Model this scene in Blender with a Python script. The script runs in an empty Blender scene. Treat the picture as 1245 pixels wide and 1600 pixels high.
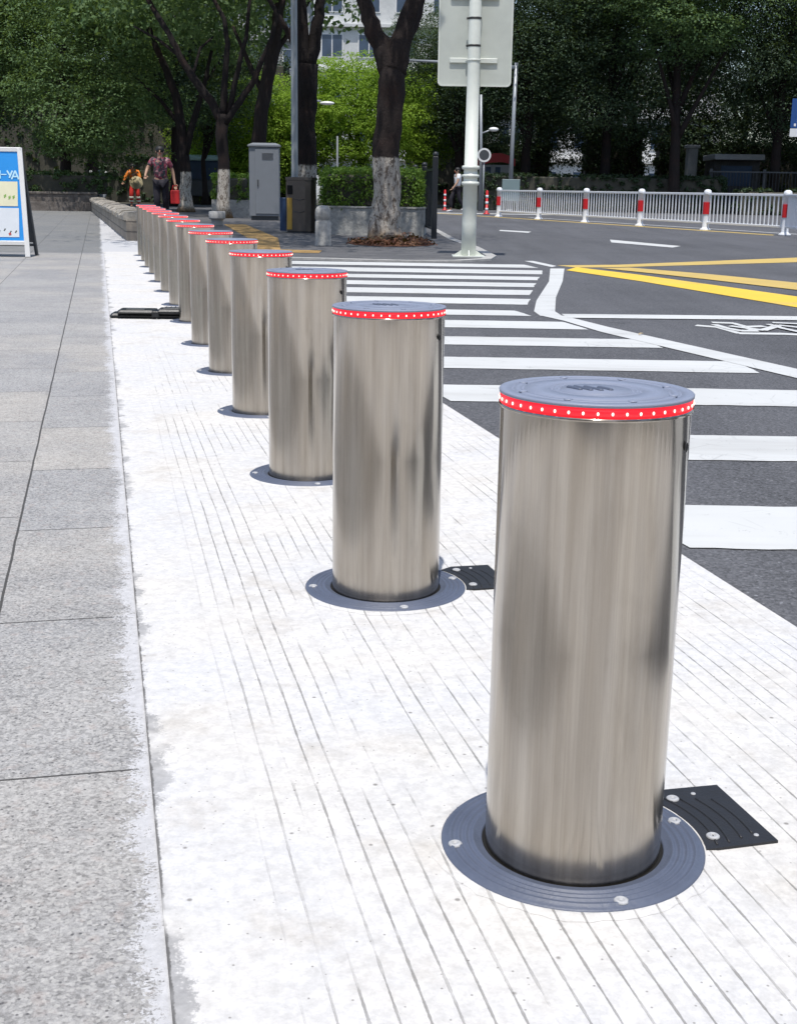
import bpy, bmesh, math, random
import numpy as np
from mathutils import Vector, Matrix

R = math.radians
SC = bpy.context.scene
COL = SC.collection

# ------------------------------------------------------------------ camera
cam_d = bpy.data.cameras.new('camera')
cam = bpy.data.objects.new('camera', cam_d); COL.objects.link(cam)
PITCH, ROLL, HC, FPX = 0.24815782, 0.01622111, 0.8215688, 1990.845
fw = Vector((0, math.cos(PITCH), -math.sin(PITCH)))
r0 = Vector((1, 0, 0)); u0 = r0.cross(fw)
rt = math.cos(ROLL)*r0 + math.sin(ROLL)*u0
up = -math.sin(ROLL)*r0 + math.cos(ROLL)*u0
m3 = Matrix((rt, up, -fw)).transposed()
cam.matrix_world = Matrix.Translation((0, 0, HC)) @ m3.to_4x4()
cam_d.sensor_fit = 'VERTICAL'; cam_d.sensor_height = 24.0
cam_d.lens = FPX/1600*24.0
cam_d.clip_start = 0.02; cam_d.clip_end = 2000
SC.camera = cam

# ------------------------------------------------------------------ world and sun
SUN_EL = R(71); SUN_AZ = R(184.5)          # clockwise from +Y: behind the camera, a little to its left
w = bpy.data.worlds.new('World'); SC.world = w; w.use_nodes = True
nt = w.node_tree
sky = nt.nodes.new('ShaderNodeTexSky'); sky.sky_type = 'NISHITA'; sky.sun_disc = False
sky.sun_elevation = SUN_EL; sky.sun_rotation = SUN_AZ
sky.air_density = 1.0; sky.dust_density = 1.5
bg = nt.nodes['Background']; bg.inputs['Strength'].default_value = 0.15
nt.links.new(sky.outputs[0], bg.inputs['Color'])
sd = bpy.data.lights.new('sun', 'SUN'); sd.energy = 3.6; sd.angle = R(0.55); sd.color = (1.0, .96, .90)
so = bpy.data.objects.new('sun', sd); COL.objects.link(so)
sdir = Vector((math.sin(SUN_AZ)*math.cos(SUN_EL), math.cos(SUN_AZ)*math.cos(SUN_EL), math.sin(SUN_EL)))
so.rotation_euler = (-sdir).to_track_quat('-Z', 'Y').to_euler()
so.location = (0, 0, 60)
SC.view_settings.view_transform = 'Standard'; SC.view_settings.look = 'None'
SC.view_settings.exposure = 0.15; SC.view_settings.gamma = 1.0

# ------------------------------------------------------------------ material helpers
class NT:
    def __init__(s, name):
        s.m = bpy.data.materials.new(name); s.m.use_nodes = True
        s.t = s.m.node_tree; s.b = s.t.nodes['Principled BSDF']; s.out = s.t.nodes['Material Output']
    def n(s, ty, **kw):
        q = s.t.nodes.new(ty)
        for k, v in kw.items(): setattr(q, k, v)
        return q
    def lk(s, a, b): s.t.links.new(a, b)
    def put(s, sock, v):
        if isinstance(v, bpy.types.NodeSocket): s.lk(v, sock)
        else: sock.default_value = v
    def M(s, op, a, b=0.0, c=None, clamp=False):
        q = s.n('ShaderNodeMath', operation=op, use_clamp=clamp)
        s.put(q.inputs[0], a); s.put(q.inputs[1], b)
        if c is not None: s.put(q.inputs[2], c)
        return q.outputs[0]
    def pos(s): return s.n('ShaderNodeNewGeometry').outputs['Position']
    def obj(s): return s.n('ShaderNodeTexCoord').outputs['Object']
    def map(s, v, scale=(1, 1, 1), loc=(0, 0, 0), rot=(0, 0, 0)):
        q = s.n('ShaderNodeMapping'); s.lk(v, q.inputs[0])
        q.inputs['Location'].default_value = loc; q.inputs['Rotation'].default_value = rot; q.inputs['Scale'].default_value = scale
        return q.outputs[0]
    def noise(s, v, scale, detail=4, rough=.55, col=False, dist=0):
        q = s.n('ShaderNodeTexNoise'); s.lk(v, q.inputs['Vector'])
        q.inputs['Scale'].default_value = scale; q.inputs['Detail'].default_value = detail
        q.inputs['Roughness'].default_value = rough; q.inputs['Distortion'].default_value = dist
        return q.outputs['Color' if col else 'Fac']
    def vor(s, v, scale, out='Distance', feat='F1'):
        q = s.n('ShaderNodeTexVoronoi', feature=feat); s.lk(v, q.inputs['Vector']); q.inputs['Scale'].default_value = scale
        return q.outputs[out]
    def white(s, v):
        q = s.n('ShaderNodeTexWhiteNoise', noise_dimensions='3D'); s.lk(v, q.inputs['Vector']); return q.outputs['Value']
    def comb(s, x, y, z=0.0):
        q = s.n('ShaderNodeCombineXYZ')
        for i, v in enumerate((x, y, z)): s.put(q.inputs[i], v)
        return q.outputs[0]
    def sep(s, v):
        q = s.n('ShaderNodeSeparateXYZ'); s.lk(v, q.inputs[0]); return q.outputs
    def dot(s, v, d):
        q = s.n('ShaderNodeVectorMath', operation='DOT_PRODUCT'); s.lk(v, q.inputs[0]); q.inputs[1].default_value = d
        return q.outputs['Value']
    def ramp(s, f, stops, interp='LINEAR'):
        q = s.n('ShaderNodeValToRGB'); s.put(q.inputs[0], f); cr = q.color_ramp; cr.interpolation = interp
        while len(cr.elements) < len(stops): cr.elements.new(.5)
        for e, (p, c) in zip(cr.elements, stops):
            e.position = p; e.color = (c, c, c, 1) if isinstance(c, (int, float)) else (*c, 1)
        return q.outputs[0]
    def sm(s, f, a, b):                       # smooth step a..b -> 0..1
        q = s.n('ShaderNodeMapRange', interpolation_type='SMOOTHSTEP'); s.put(q.inputs[0], f)
        q.inputs[1].default_value = a; q.inputs[2].default_value = b
        return q.outputs[0]
    def mix(s, f, a, b, blend='MIX'):
        q = s.n('ShaderNodeMix', data_type='RGBA', blend_type=blend)
        s.put(q.inputs[0], f)
        for i, v in ((6, a), (7, b)):
            if isinstance(v, (tuple, list)): v = (*v, 1) if len(v) == 3 else v
            s.put(q.inputs[i], v)
        return q.outputs[2]
    def mul(s, colr, f):                      # colour * scalar
        q = s.n('ShaderNodeVectorMath', operation='SCALE'); s.put(q.inputs[0], colr); s.put(q.inputs['Scale'], f)
        return q.outputs[0]
    def bump(s, h, strength=.3, dist=.01, nrm=None):
        q = s.n('ShaderNodeBump'); s.lk(h, q.inputs['Height']); q.inputs['Strength'].default_value = strength; q.inputs['Distance'].default_value = dist
        if nrm: s.lk(nrm, q.inputs['Normal'])
        return q.outputs[0]
    def set(s, **kw):
        for k, v in kw.items():
            sk = s.b.inputs[k.replace('_', ' ')]
            if isinstance(v, tuple) and len(v) == 3: v = (*v, 1)
            s.put(sk, v)
        return s

def painted(name, col, rough=.5, metal=0.0, var=.12, scale=6, bump=.0, spec=.5):
    k = NT(name); o = k.obj()
    n = k.noise(o, scale, 5, .65)
    f = k.M('ADD', k.M('MULTIPLY', n, 2*var), 1-var)
    k.set(Base_Color=k.mul((*col,), f), Roughness=k.M('ADD', k.M('MULTIPLY', k.noise(o, scale*3, 3), .2), rough-.1), Metallic=metal)
    k.b.inputs['Specular IOR Level'].default_value = spec
    if bump: k.set(Normal=k.bump(k.noise(o, scale*8, 5), bump, .01))
    return k.m

def emit(name, col, strength, base=None):
    k = NT(name); k.set(Base_Color=base or col, Roughness=.3)
    k.b.inputs['Emission Color'].default_value = (*col, 1); k.b.inputs['Emission Strength'].default_value = strength
    return k.m

TD = (.9740, .2266, 0); SDV = (-.2266, .9740, 0)   # across / along the bollard strip
T_OFF = .04
def st_xy(s, t):
    t = t + T_OFF
    return (-.2266*s + .9740*t, .9740*s + .2266*t)

# ---- ground materials
def mat_plaza():
    k = NT('flamed_granite'); p = k.pos()
    t = k.M('SUBTRACT', k.dot(p, TD), T_OFF); s = k.dot(p, SDV)
    wob = k.M('MULTIPLY', k.M('SUBTRACT', k.noise(p, 3, 2), .5), .006)
    tw = k.M('ADD', t, wob)
    border = k.M('GREATER_THAN', tw, -.262)
    jl = k.M('LESS_THAN', k.M('ABSOLUTE', k.M('ADD', tw, .262)), .0028)
    fs = k.M('DIVIDE', k.M('ADD', k.M('ADD', s, wob), -1.73), .69)
    jc = k.M('LESS_THAN', k.M('ABSOLUTE', k.M('SUBTRACT', k.M('FRACT', k.M('ADD', fs, 10.5)), .5)), .0036)
    col = k.M('FLOOR', k.M('DIVIDE', k.M('ADD', tw, .262), .60))
    fs2 = k.M('ADD', fs, k.M('MULTIPLY', k.M('FRACT', k.M('MULTIPLY', col, .5)), 0.9))
    jc2 = k.M('LESS_THAN', k.M('ABSOLUTE', k.M('SUBTRACT', k.M('FRACT', k.M('ADD', fs2, 10.85)), .5)), .0032)
    jl2 = k.M('LESS_THAN', k.M('ABSOLUTE', k.M('SUBTRACT', k.M('FRACT', k.M('ADD', k.M('DIVIDE', k.M('ADD', tw, .262), .60), .5)), .5)), .0036)
    inner = k.M('MULTIPLY', k.M('MAXIMUM', jc2, jl2), k.M('SUBTRACT', 1, border))
    joint = k.M('MAXIMUM', jl, k.M('MAXIMUM', inner, k.M('MULTIPLY', jc, border)), clamp=True)
    bid = k.comb(k.M('FLOOR', k.M('ADD', fs, 10.0)), 7.3, 0)
    iid = k.comb(k.M('FLOOR', k.M('ADD', fs2, 10.35)), col, 3)
    tint = k.M('ADD', k.M('MULTIPLY', k.white(bid), border), k.M('MULTIPLY', k.white(iid), k.M('SUBTRACT', 1, border)))
    big = k.noise(p, 1.1, 4, .6); mid = k.noise(p, 7, 4, .6)
    grain = k.vor(p, 250, 'Color'); g = k.sep(grain)[0]; gw = k.M('GREATER_THAN', k.sep(grain)[2], .80)
    g2 = k.noise(p, 115, 5, .78); g3 = k.noise(p, 240, 3, .7)
    base = k.mix(tint, (.315, .315, .315), (.385, .366, .338))
    base = k.mix(k.sm(big, .38, .66), base, (.275, .275, .278), 'MIX')
    val = k.M('ADD', k.M('MULTIPLY', k.sm(g2, .3, .7), .75), k.M('MULTIPLY', g, .42))
    val = k.M('ADD', val, k.M('MULTIPLY', k.M('SUBTRACT', mid, .5), .5))
    base = k.mix(k.sm(s, 16.3, 16.5), base, k.mul(k.mix(.5, base, (.27, .285, .29)), .68))
    c = k.mul(base, k.M('ADD', k.M('MULTIPLY', val, .86), .47)); c = k.mix(k.M('MULTIPLY', gw, k.M('MULTIPLY', k.sm(s, 16.5, 10.0), .5)), c, (.50, .49, .465))
    dark = k.M('MULTIPLY', k.sm(k.vor(p, 110), .30, .12), k.M('GREATER_THAN', k.sep(k.vor(p, 110, 'Color'))[1], .62))
    c = k.mix(k.M('MULTIPLY', dark, .75), c, (.06, .06, .065))
    pink = k.M('MULTIPLY', k.sm(k.noise(p, 40, 3), .55, .7), .22)
    c = k.mix(pink, c, (.42, .33, .29))
    c = k.mix(k.M('MULTIPLY', joint, .9), c, (.045, .043, .04))
    # cement slurry spilled over the edge of the granite
    edge = k.M('ADD', t, k.M('MULTIPLY', k.M('SUBTRACT', k.noise(p, 9, 6, .72), .5), .13))
    edge = k.M('ADD', edge, k.M('MULTIPLY', k.M('SUBTRACT', k.noise(p, 55, 5, .8), .5), .055))
    edge = k.M('ADD', edge, k.M('MULTIPLY', k.M('SUBTRACT', k.noise(k.map(p, (1, 1, 1)), 1.3, 2), .5), .06))
    near = k.sm(k.M('ADD', edge, k.M('ADD', k.M('MULTIPLY', k.M('SUBTRACT', g, .5), .022), k.M('MULTIPLY', k.M('SUBTRACT', g3, .5), .08))), -.032, -.022)
    c = k.mix(near, c, k.mul((.54, .54, .55), k.M('ADD', k.M('MULTIPLY', k.noise(p, 60, 5, .75), .8), .55)))
    h = k.M('ADD', k.M('MULTIPLY', g2, .6), k.M('MULTIPLY', joint, -1.5))
    k.set(Base_Color=c, Roughness=.72, Normal=k.bump(h, .5, .004))
    k.b.inputs['Specular IOR Level'].default_value = .3
    return k.m

def mat_strip():
    k = NT('grooved_white_concrete'); p = k.pos()
    t = k.M('SUBTRACT', k.dot(p, TD), T_OFF); s = k.dot(p, SDV)
    wv = k.noise(k.comb(k.M('MULTIPLY', t, 1.2), k.M('MULTIPLY', s, .6), 0), 2.0, 2)
    u = k.M('DIVIDE', k.M('ADD', t, k.M('MULTIPLY', wv, .018)), .031)
    cell = k.M('FLOOR', u); fr = k.M('ABSOLUTE', k.M('SUBTRACT', k.M('FRACT', u), .5))
    rnd = k.white(k.comb(cell, 3.1, 0))
    nb = k.noise(k.comb(k.M('MULTIPLY', cell, .37), k.M('MULTIPLY', s, 3.4), k.M('MULTIPLY', rnd, 9)), 1.0, 5, .72)
    nw = k.noise(k.comb(k.M('MULTIPLY', cell, .9), k.M('MULTIPLY', s, 26), 4), 1.0, 4, .7)
    width = k.M('MULTIPLY', k.M('SUBTRACT', nw, .36), .16)
    patch = k.noise(k.comb(t, k.M('MULTIPLY', s, .8), 5), 2.3, 3, .55)
    on = k.sm(k.M('ADD', k.M('ADD', nb, k.M('MULTIPLY', patch, .9)), k.M('ADD', k.M('MULTIPLY', rnd, .30), k.M('MULTIPLY', k.sm(s, 2.8, 1.3), .08))), .98, 1.18)
    on = k.M('MULTIPLY', on, k.sm(t, .10, .20)); on = k.M('MULTIPLY', on, k.sm(t, 1.235, 1.20))
    bk = k.sm(k.noise(k.comb(k.M('MULTIPLY', t, 2.0), k.M('MULTIPLY', s, 2.4), 3), 1.6, 4, .65), .62, .50); on = k.M('MULTIPLY', on, k.M('ADD', k.M('MULTIPLY', bk, .8), .2))
    br = k.sm(k.noise(k.comb(k.M('MULTIPLY', cell, 1.73), k.M('MULTIPLY', s, 5.5), k.M('MULTIPLY', rnd, 5)), 1.0, 3, .6), .40, .52); on = k.M('MULTIPLY', on, k.M('ADD', k.M('MULTIPLY', br, .5), .5))
    far = k.sm(s, 7.5, 4.5); on = k.M('MULTIPLY', on, k.M('ADD', k.M('MULTIPLY', far, .9), .1))
    line = k.M('MULTIPLY', k.sm(k.M('SUBTRACT', fr, width), .034, .0), on)
    blot = k.noise(p, 2.2, 6, .62); fine = k.noise(p, 55, 5, .7)
    c = k.mix(k.sm(blot, .35, .65), (.575, .575, .578), (.605, .59, .562))
    c = k.mix(k.M('MULTIPLY', k.sm(k.noise(p, 5.3, 6, .68), .50, .74), .6), c, (.47, .44, .395))
    c = k.mul(c, k.M('ADD', k.M('MULTIPLY', k.sm(fine, .25, .75), .26), k.M('ADD', k.M('MULTIPLY', k.noise(p, 210, 3, .7), .22), .78)))
    spk = k.M('MULTIPLY', k.sm(k.vor(p, 38), .17, .07), k.M('GREATER_THAN', k.sep(k.vor(p, 38, 'Color'))[0], .90))
    spk2 = k.M('MULTIPLY', k.sm(k.vor(p, 130), .26, .12), k.M('GREATER_THAN', k.sep(k.vor(p, 130, 'Color'))[0], .93))
    c = k.mix(k.M('MULTIPLY', line, .72), c, (.18, .175, .165))
    pit = k.M('MULTIPLY', k.sm(k.noise(p, 95, 4, .8), .60, .70), k.sm(k.noise(p, 4.2, 4, .6), .50, .64)); c = k.mix(k.M('MULTIPLY', pit, .40), c, (.24, .235, .23))
    c = k.mix(k.M('MAXIMUM', k.M('MULTIPLY', spk, .7), k.M('MULTIPLY', spk2, .6)), c, (.13, .12, .11))
    # ragged dark crack along the granite, with chipped grey patches beside it
    ew = k.M('MULTIPLY', k.sm(k.noise(k.comb(0.0, s, 2), 2.6, 4, .7), .40, .75), .05)
    chip = k.M('ADD', t, k.M('ADD', k.M('MULTIPLY', k.M('SUBTRACT', k.noise(p, 24, 5, .75), .5), .05), k.M('MULTIPLY', k.M('SUBTRACT', k.noise(p, 170, 3, .8), .5), .05)))
    ed = k.sm(k.M('SUBTRACT', chip, ew), .004, -.008)
    ed = k.M('MULTIPLY', ed, k.sm(k.noise(k.map(p, (1, 1, 1), (5, 5, 5)), 6, 3, .6), .36, .52))
    c = k.mix(k.M('MULTIPLY', ed, .75), c, k.mul((.26, .26, .265), k.M('ADD', fine, .55)))
    c2 = k.M('MULTIPLY', k.sm(k.M('ADD', t, k.M('MULTIPLY', k.M('SUBTRACT', k.noise(p, 45, 4, .75), .5), .010)), .0042, .0016), k.M('MULTIPLY', k.sm(s, 14.0, 3.0), k.sm(k.noise(k.comb(0.0, s, 8), 5, 3), .36, .5)))
    c = k.mix(k.M('MULTIPLY', c2, .85), c, (.09, .088, .085))
    h = k.M('ADD', k.M('MULTIPLY', line, -1.0), k.M('MULTIPLY', fine, .25))
    k.set(Base_Color=c, Roughness=.85, Normal=k.bump(h, .5, .006))
    k.b.inputs['Specular IOR Level'].default_value = .2
    return k.m

def mat_asphalt():
    k = NT('asphalt'); p = k.pos()
    v = k.sep(k.vor(p, 150, 'Color')); n = k.noise(p, 90, 5, .8); big = k.noise(p, .35, 5, .6); mid = k.noise(p, 3.0, 5, .65)
    st = k.noise(k.map(p, (1.8, .12, 1), rot=(0, 0, R(-17))), 1.2, 4, .6)
    val = k.M('ADD', k.M('MULTIPLY', v[0], .034), k.M('MULTIPLY', k.sm(n, .3, .75), .030))
    val = k.M('ADD', val, k.M('MULTIPLY', k.M('SUBTRACT', big, .5), .034))
    val = k.M('ADD', val, k.M('MULTIPLY', k.M('SUBTRACT', mid, .5), .012))
    val = k.M('ADD', val, k.M('MULTIPLY', k.M('SUBTRACT', st, .5), .034))
    val = k.M('ADD', k.M('MULTIPLY', val, 2.4), .042)
    oil = k.M('MULTIPLY', k.sm(k.noise(p, 1.7, 5, .65), .62, .74), .45); val = k.M('MULTIPLY', val, k.M('SUBTRACT', 1.0, oil))
    spark = k.M('MULTIPLY', k.M('GREATER_THAN', v[1], .985), .10)
    c = k.mul((.96, .98, 1.06), k.M('ADD', val, spark))
    k.set(Base_Color=c, Roughness=.82, Normal=k.bump(k.M('ADD', n, v[2]), .7, .006))
    k.b.inputs['Specular IOR Level'].default_value = .35
    return k.m

def mat_paint(name, col, wear=.35):
    k = NT(name); p = k.pos()
    a = k.noise(p, 14, 6, .75); b = k.noise(p, 1.4, 4, .6); sp = k.noise(p, 120, 3, .8)
    wf = k.M('MULTIPLY', k.sm(k.M('ADD', k.M('MULTIPLY', a, .7), k.M('MULTIPLY', sp, .4)), .63, .74), wear)
    ty = k.sm(k.noise(k.map(p, (.5, 3.0, 1)), 1.1, 4, .6), .48, .72)
    c = k.mul((*col,), k.M('ADD', k.M('MULTIPLY', b, .30), .83)); c = k.mix(k.M('MULTIPLY', ty, .34), c, (.30, .29, .27))
    ck = k.M('MULTIPLY', k.sm(k.vor(p, 7, 'Distance', 'DISTANCE_TO_EDGE'), .03, .008), k.sm(k.noise(p, 2.1, 3), .5, .62))
    c = k.mix(k.M('MULTIPLY', ck, .22), c, (.14, .14, .14))
    c = k.mix(wf, c, (.10, .10, .10))
    k.set(Base_Color=c, Roughness=.6, Normal=k.bump(sp, .3, .003))
    return k.m

def mat_tiles(name, cols, size, jw=.012, jc=(.03, .03, .03), rot=0):
    k = NT(name); p = k.map(k.pos(), (1, 1, 1), rot=(0, 0, rot))
    q = k.n('ShaderNodeTexBrick'); k.lk(p, q.inputs['Vector']); q.offset = .5
    q.inputs['Scale'].default_value = 1; q.inputs['Mortar Size'].default_value = jw/2
    q.inputs['Brick Width'].default_value = size[0]; q.inputs['Row Height'].default_value = size[1]
    q.inputs['Color1'].default_value = (*cols[0], 1); q.inputs['Color2'].default_value = (*cols[1], 1); q.inputs['Mortar'].default_value = (*jc, 1)
    n = k.noise(k.pos(), 2.0, 5, .6); n2 = k.noise(k.pos(), 70, 4, .7)
    c = k.mul(q.outputs['Color'], k.M('ADD', k.M('ADD', k.M('MULTIPLY', n, .5), k.M('MULTIPLY', n2, .4)), .55))
    k.set(Base_Color=c, Roughness=.8, Normal=k.bump(q.outputs['Fac'], -.3, .004))
    return k.m

def mat_steel():
    k = NT('brushed_steel'); o = k.obj(); x, y, z = k.sep(o)
    ang = k.M('ARCTAN2', y, x)
    oi = k.n('ShaderNodeObjectInfo').outputs['Random']
    v = k.comb(k.M('MULTIPLY', ang, 4.5), k.M('MULTIPLY', z, 1.4), k.M('MULTIPLY', oi, 30))
    g1 = k.noise(v, 1.0, 5, .65)
    v2 = k.comb(k.M('MULTIPLY', ang, 60), k.M('MULTIPLY', z, 3.0), k.M('MULTIPLY', oi, 30))
    g2 = k.noise(v2, 1.0, 4, .7)
    dirt = k.noise(k.comb(k.M('MULTIPLY', ang, 3), k.M('MULTIPLY', z, 6), k.M('MULTIPLY', oi, 30)), 1.0, 5, .65)
    c = k.mix(k.sm(g1, .3, .7), (.36, .325, .28), (.475, .44, .39))
    c = k.mix(k.M('MULTIPLY', k.sm(dirt, .52, .75), .35), c, (.30, .265, .225))
    fl = k.noise(k.comb(k.M('MULTIPLY', ang, 75), k.M('MULTIPLY', z, 2.2), k.M('MULTIPLY', oi, 30)), 1.0, 3, .7)
    c = k.mul(c, k.M('ADD', k.M('MULTIPLY', fl, .34), .83))
    sm2 = k.sm(k.noise(k.map(o, (1, 1, 1)), 9, 5, .65), .56, .72)
    c = k.mix(k.M('MULTIPLY', sm2, .16), c, (.25, .225, .19))
    foot_tone = k.M('MULTIPLY', k.sm(k.M('ADD', z, k.M('MULTIPLY', g1, .05)), .07, .02), .35)  # steel colour goes darker towards the foot
    c = k.mix(foot_tone, c, (.26, .245, .22))
    ro = k.M('ADD', k.M('MULTIPLY', g2, .08), k.M('ADD', k.M('MULTIPLY', k.sm(dirt, .4, .8), .06), .115))
    tg = k.n('ShaderNodeTangent', direction_type='RADIAL', axis='Z')
    k.set(Base_Color=c, Metallic=1.0, Roughness=ro, Anisotropic=.88, Anisotropic_Rotation=.25, Normal=k.bump(g1, .02, .002))
    k.lk(tg.outputs[0], k.b.inputs['Tangent'])
    return k.m

def mat_stone(name, c1, c2, scale=9, bump=.6):
    k = NT(name); p = k.pos()
    n = k.noise(p, scale, 7, .7); b = k.noise(p, scale*.18, 4, .6); v = k.noise(p, scale*9, 3, .7)
    c = k.mix(k.sm(n, .3, .7), c1, c2)
    c = k.mul(c, k.M('ADD', k.M('MULTIPLY', b, .6), k.M('ADD', k.M('MULTIPLY', v, .4), .5)))
    k.set(Base_Color=c, Roughness=.88, Normal=k.bump(n, bump, .03))
    return k.m

def mat_blocks(name, c1, c2, bw, bh):
    k = NT(name); o = k.obj(); x, y, z = k.sep(o)
    wob = k.noise(o, 4, 3); v = k.comb(k.M('ADD', y, k.M('MULTIPLY', wob, .05)), k.M('ADD', z, k.M('MULTIPLY', wob, .04)), 0)
    q = k.n('ShaderNodeTexBrick'); k.lk(v, q.inputs['Vector']); q.inputs['Scale'].default_value = 1
    q.inputs['Brick Width'].default_value = bw; q.inputs['Row Height'].default_value = bh; q.inputs['Mortar Size'].default_value = .008
    q.inputs['Color1'].default_value = (*c1, 1); q.inputs['Color2'].default_value = (*c2, 1); q.inputs['Mortar'].default_value = (.10, .09, .08, 1)
    n = k.noise(o, 14, 6, .7); c = k.mul(q.outputs['Color'], k.M('ADD', k.M('MULTIPLY', n, .9), .55))
    k.set(Base_Color=c, Roughness=.9, Normal=k.bump(k.M('ADD', n, k.M('MULTIPLY', q.outputs['Fac'], -1)), .7, .02))
    return k.m

def mat_bark(name, wash, dark=(.020, .0165, .016), top=1.25, soil=True):
    k = NT(name); o = k.obj(); x, y, z = k.sep(o)
    ang = k.M('ARCTAN2', y, x)
    f = k.noise(k.comb(k.M('MULTIPLY', x, 12), k.M('MULTIPLY', y, 12), k.M('MULTIPLY', z, 3.2)), 1.0, 6, .7)
    g = k.noise(o, 26, 5, .7)
    c = k.mix(f, dark, (dark[0]*2.1, dark[1]*2.0, dark[2]*1.9))
    c = k.mix(k.M('MULTIPLY', k.sm(k.noise(o, 1.6, 3), .5, .7), .45), c, (.050, .029, .024))
    if wash:
        edge = k.M('ADD', z, k.M('MULTIPLY', k.M('SUBTRACT', g, .5), .12))
        m = k.sm(edge, top+.02, top-.02)
        hv = k.noise(k.comb(k.M('MULTIPLY', x, 17), k.M('MULTIPLY', y, 17), k.M('MULTIPLY', z, 8)), 1.0, 5, .72, dist=.6)
        holes = k.sm(k.M('ADD', hv, k.M('MULTIPLY', k.M('SUBTRACT', g, .5), .45)), .60, .47)
        m = k.M('MULTIPLY', m, k.M('ADD', k.M('MULTIPLY', holes, .78), .14))
        lowfade = k.sm(k.M('ADD', z, k.M('MULTIPLY', f, .25)), .16, .42)
        wc = k.mix(lowfade, (.30, .20, .11), (.62, .57, .50)); wc = k.mul(wc, k.M('ADD', k.M('MULTIPLY', g, .7), .55)); c = k.mix(k.sm(z, 1.3, 1.0), c, (.10, .07, .05))
        c = k.mix(m, c, wc)
    k.set(Base_Color=c, Roughness=.92, Normal=k.bump(k.M('ADD', f, k.M('MULTIPLY', g, .5)), .9, .04))
    k.b.inputs['Specular IOR Level'].default_value = .15
    return k.m

def mat_leaf(name, c1, c2, c3, transl=.3, rough=.58):
    k = NT(name); p = k.pos()
    n = k.noise(p, .55, 3, .6); at = k.n('ShaderNodeAttribute', attribute_name='leaf_tint').outputs['Fac']
    c = k.mix(k.sm(n, .35, .65), c1, c2); c = k.mix(k.M('MULTIPLY', at, .75), c, c3)
    k.set(Base_Color=c, Roughness=rough)
    k.b.inputs['Specular IOR Level'].default_value = .22
    tr = k.n('ShaderNodeBsdfTranslucent'); k.lk(k.mix(.5, c, (.25, .35, .02), 'MIX'), tr.inputs['Color'])
    ms = k.n('ShaderNodeMixShader'); ms.inputs[0].default_value = transl
    k.lk(k.b.outputs[0], ms.inputs[1]); k.lk(tr.outputs[0], ms.inputs[2]); k.lk(ms.outputs[0], k.out.inputs['Surface'])
    return k.m

def mat_patch(name, cols, scale):                 # printed cloth: patches of colours
    k = NT(name); o = k.obj()
    v = k.sep(k.vor(k.map(o, (1, 1, 1)), scale, 'Color'))[0]
    st = [(i/len(cols), c) for i, c in enumerate(cols)]
    k.set(Base_Color=k.ramp(v, st, 'CONSTANT'), Roughness=.85)
    return k.m

def mat_pane(name, col=(.03, .04, .05)):
    k = NT(name); k.set(Base_Color=k.mul(col, k.M('ADD', k.noise(k.obj(), 1.3, 3), .5)), Roughness=.12); return k.m

MT = {}
MT['plaza'] = mat_plaza(); MT['strip'] = mat_strip(); MT['asphalt'] = mat_asphalt()
MT['white_line'] = mat_paint('white_road_paint', (.61, .62, .61), .6)
MT['yellow_line'] = mat_paint('yellow_road_paint', (.80, .54, .05), .35)
MT['old_yellow'] = mat_paint('faded_yellow_road_paint', (.60, .43, .12), .5)
MT['foot'] = mat_tiles('dark_footpath_tiles', ((.085, .085, .09), (.12, .118, .12)), (.40, .20), .008, (.035, .035, .035), R(13))
MT['tactile'] = mat_tiles('ochre_tactile_tiles', ((.34, .21, .07), (.40, .25, .09)), (.30, .30), .012, (.15, .10, .04), R(13))
MT['kerb'] = mat_stone('kerb_stone', (.34, .34, .33), (.46, .45, .43), 12, .3)
MT['ground'] = mat_stone('bare_ground', (.05, .05, .04), (.08, .075, .055), 3, .4)
MT['steel'] = mat_steel()
MT['cast'] = painted('slate_blue_cast_iron', (.092, .110, .160), .5, 0, .28, 18, .12)
MT['cap'] = painted('blue_grey_cap_paint', (.235, .265, .35), .45, 0, .15, 22, .08)
MT['black_cover'] = painted('black_cover_iron', (.020, .021, .025), .55, 0, .25, 25, .15)
MT['gap'] = painted('dark_gap', (.004, .004, .004), .9)
MT['mortar'] = mat_stone('grey_mortar', (.50, .48, .45), (.70, .69, .66), 30, .4)
MT['bolt'] = painted('worn_zinc', (.42, .43, .45), .6, .0, .4, 90)
MT['led_band'] = emit('red_led_lens', (1.0, .018, .035), .85, (.5, .01, .015))
MT['led'] = emit('led_chip', (1.0, .55, .46), 2.2)
MT['black_plastic'] = painted('black_plastic', (.012, .013, .015), .42, 0, .2, 30, .1)
MT['white_metal'] = painted('white_powder_coat', (.74, .74, .73), .4, 0, .08, 9)
MT['post_paint'] = painted('pale_green_white_paint', (.66, .69, .635), .42, 0, .12, 7)
MT['sign_back'] = painted('bare_sign_back', (.50, .53, .485), .5, 0, .18, 3.5)
MT['sign_rim'] = painted('sign_rim_metal', (.62, .65, .60), .45, 0, .1, 8)
MT['dark_strap'] = painted('dark_strap', (.03, .03, .03), .5)
MT['blue'] = painted('poster_blue', (.03, .28, .72), .35, 0, .06, 5)
MT['sign_blue'] = painted('road_sign_blue', (.015, .07, .24), .4, 0, .08, 5)
MT['paper_cream'] = painted('cream_print', (.72, .70, .50), .5, 0, .1, 8)
MT['paper_white'] = painted('pale_print', (.66, .70, .74), .5, 0, .08, 8)
MT['ink_cyan'] = painted('pale_cyan_ink', (.45, .72, .86), .5)
MT['ink_green'] = painted('green_ink', (.22, .42, .08), .5)
MT['ink_dark'] = painted('dark_ink', (.06, .07, .06), .5)
MT['ink_red'] = painted('red_ink', (.45, .08, .08), .5)
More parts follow.
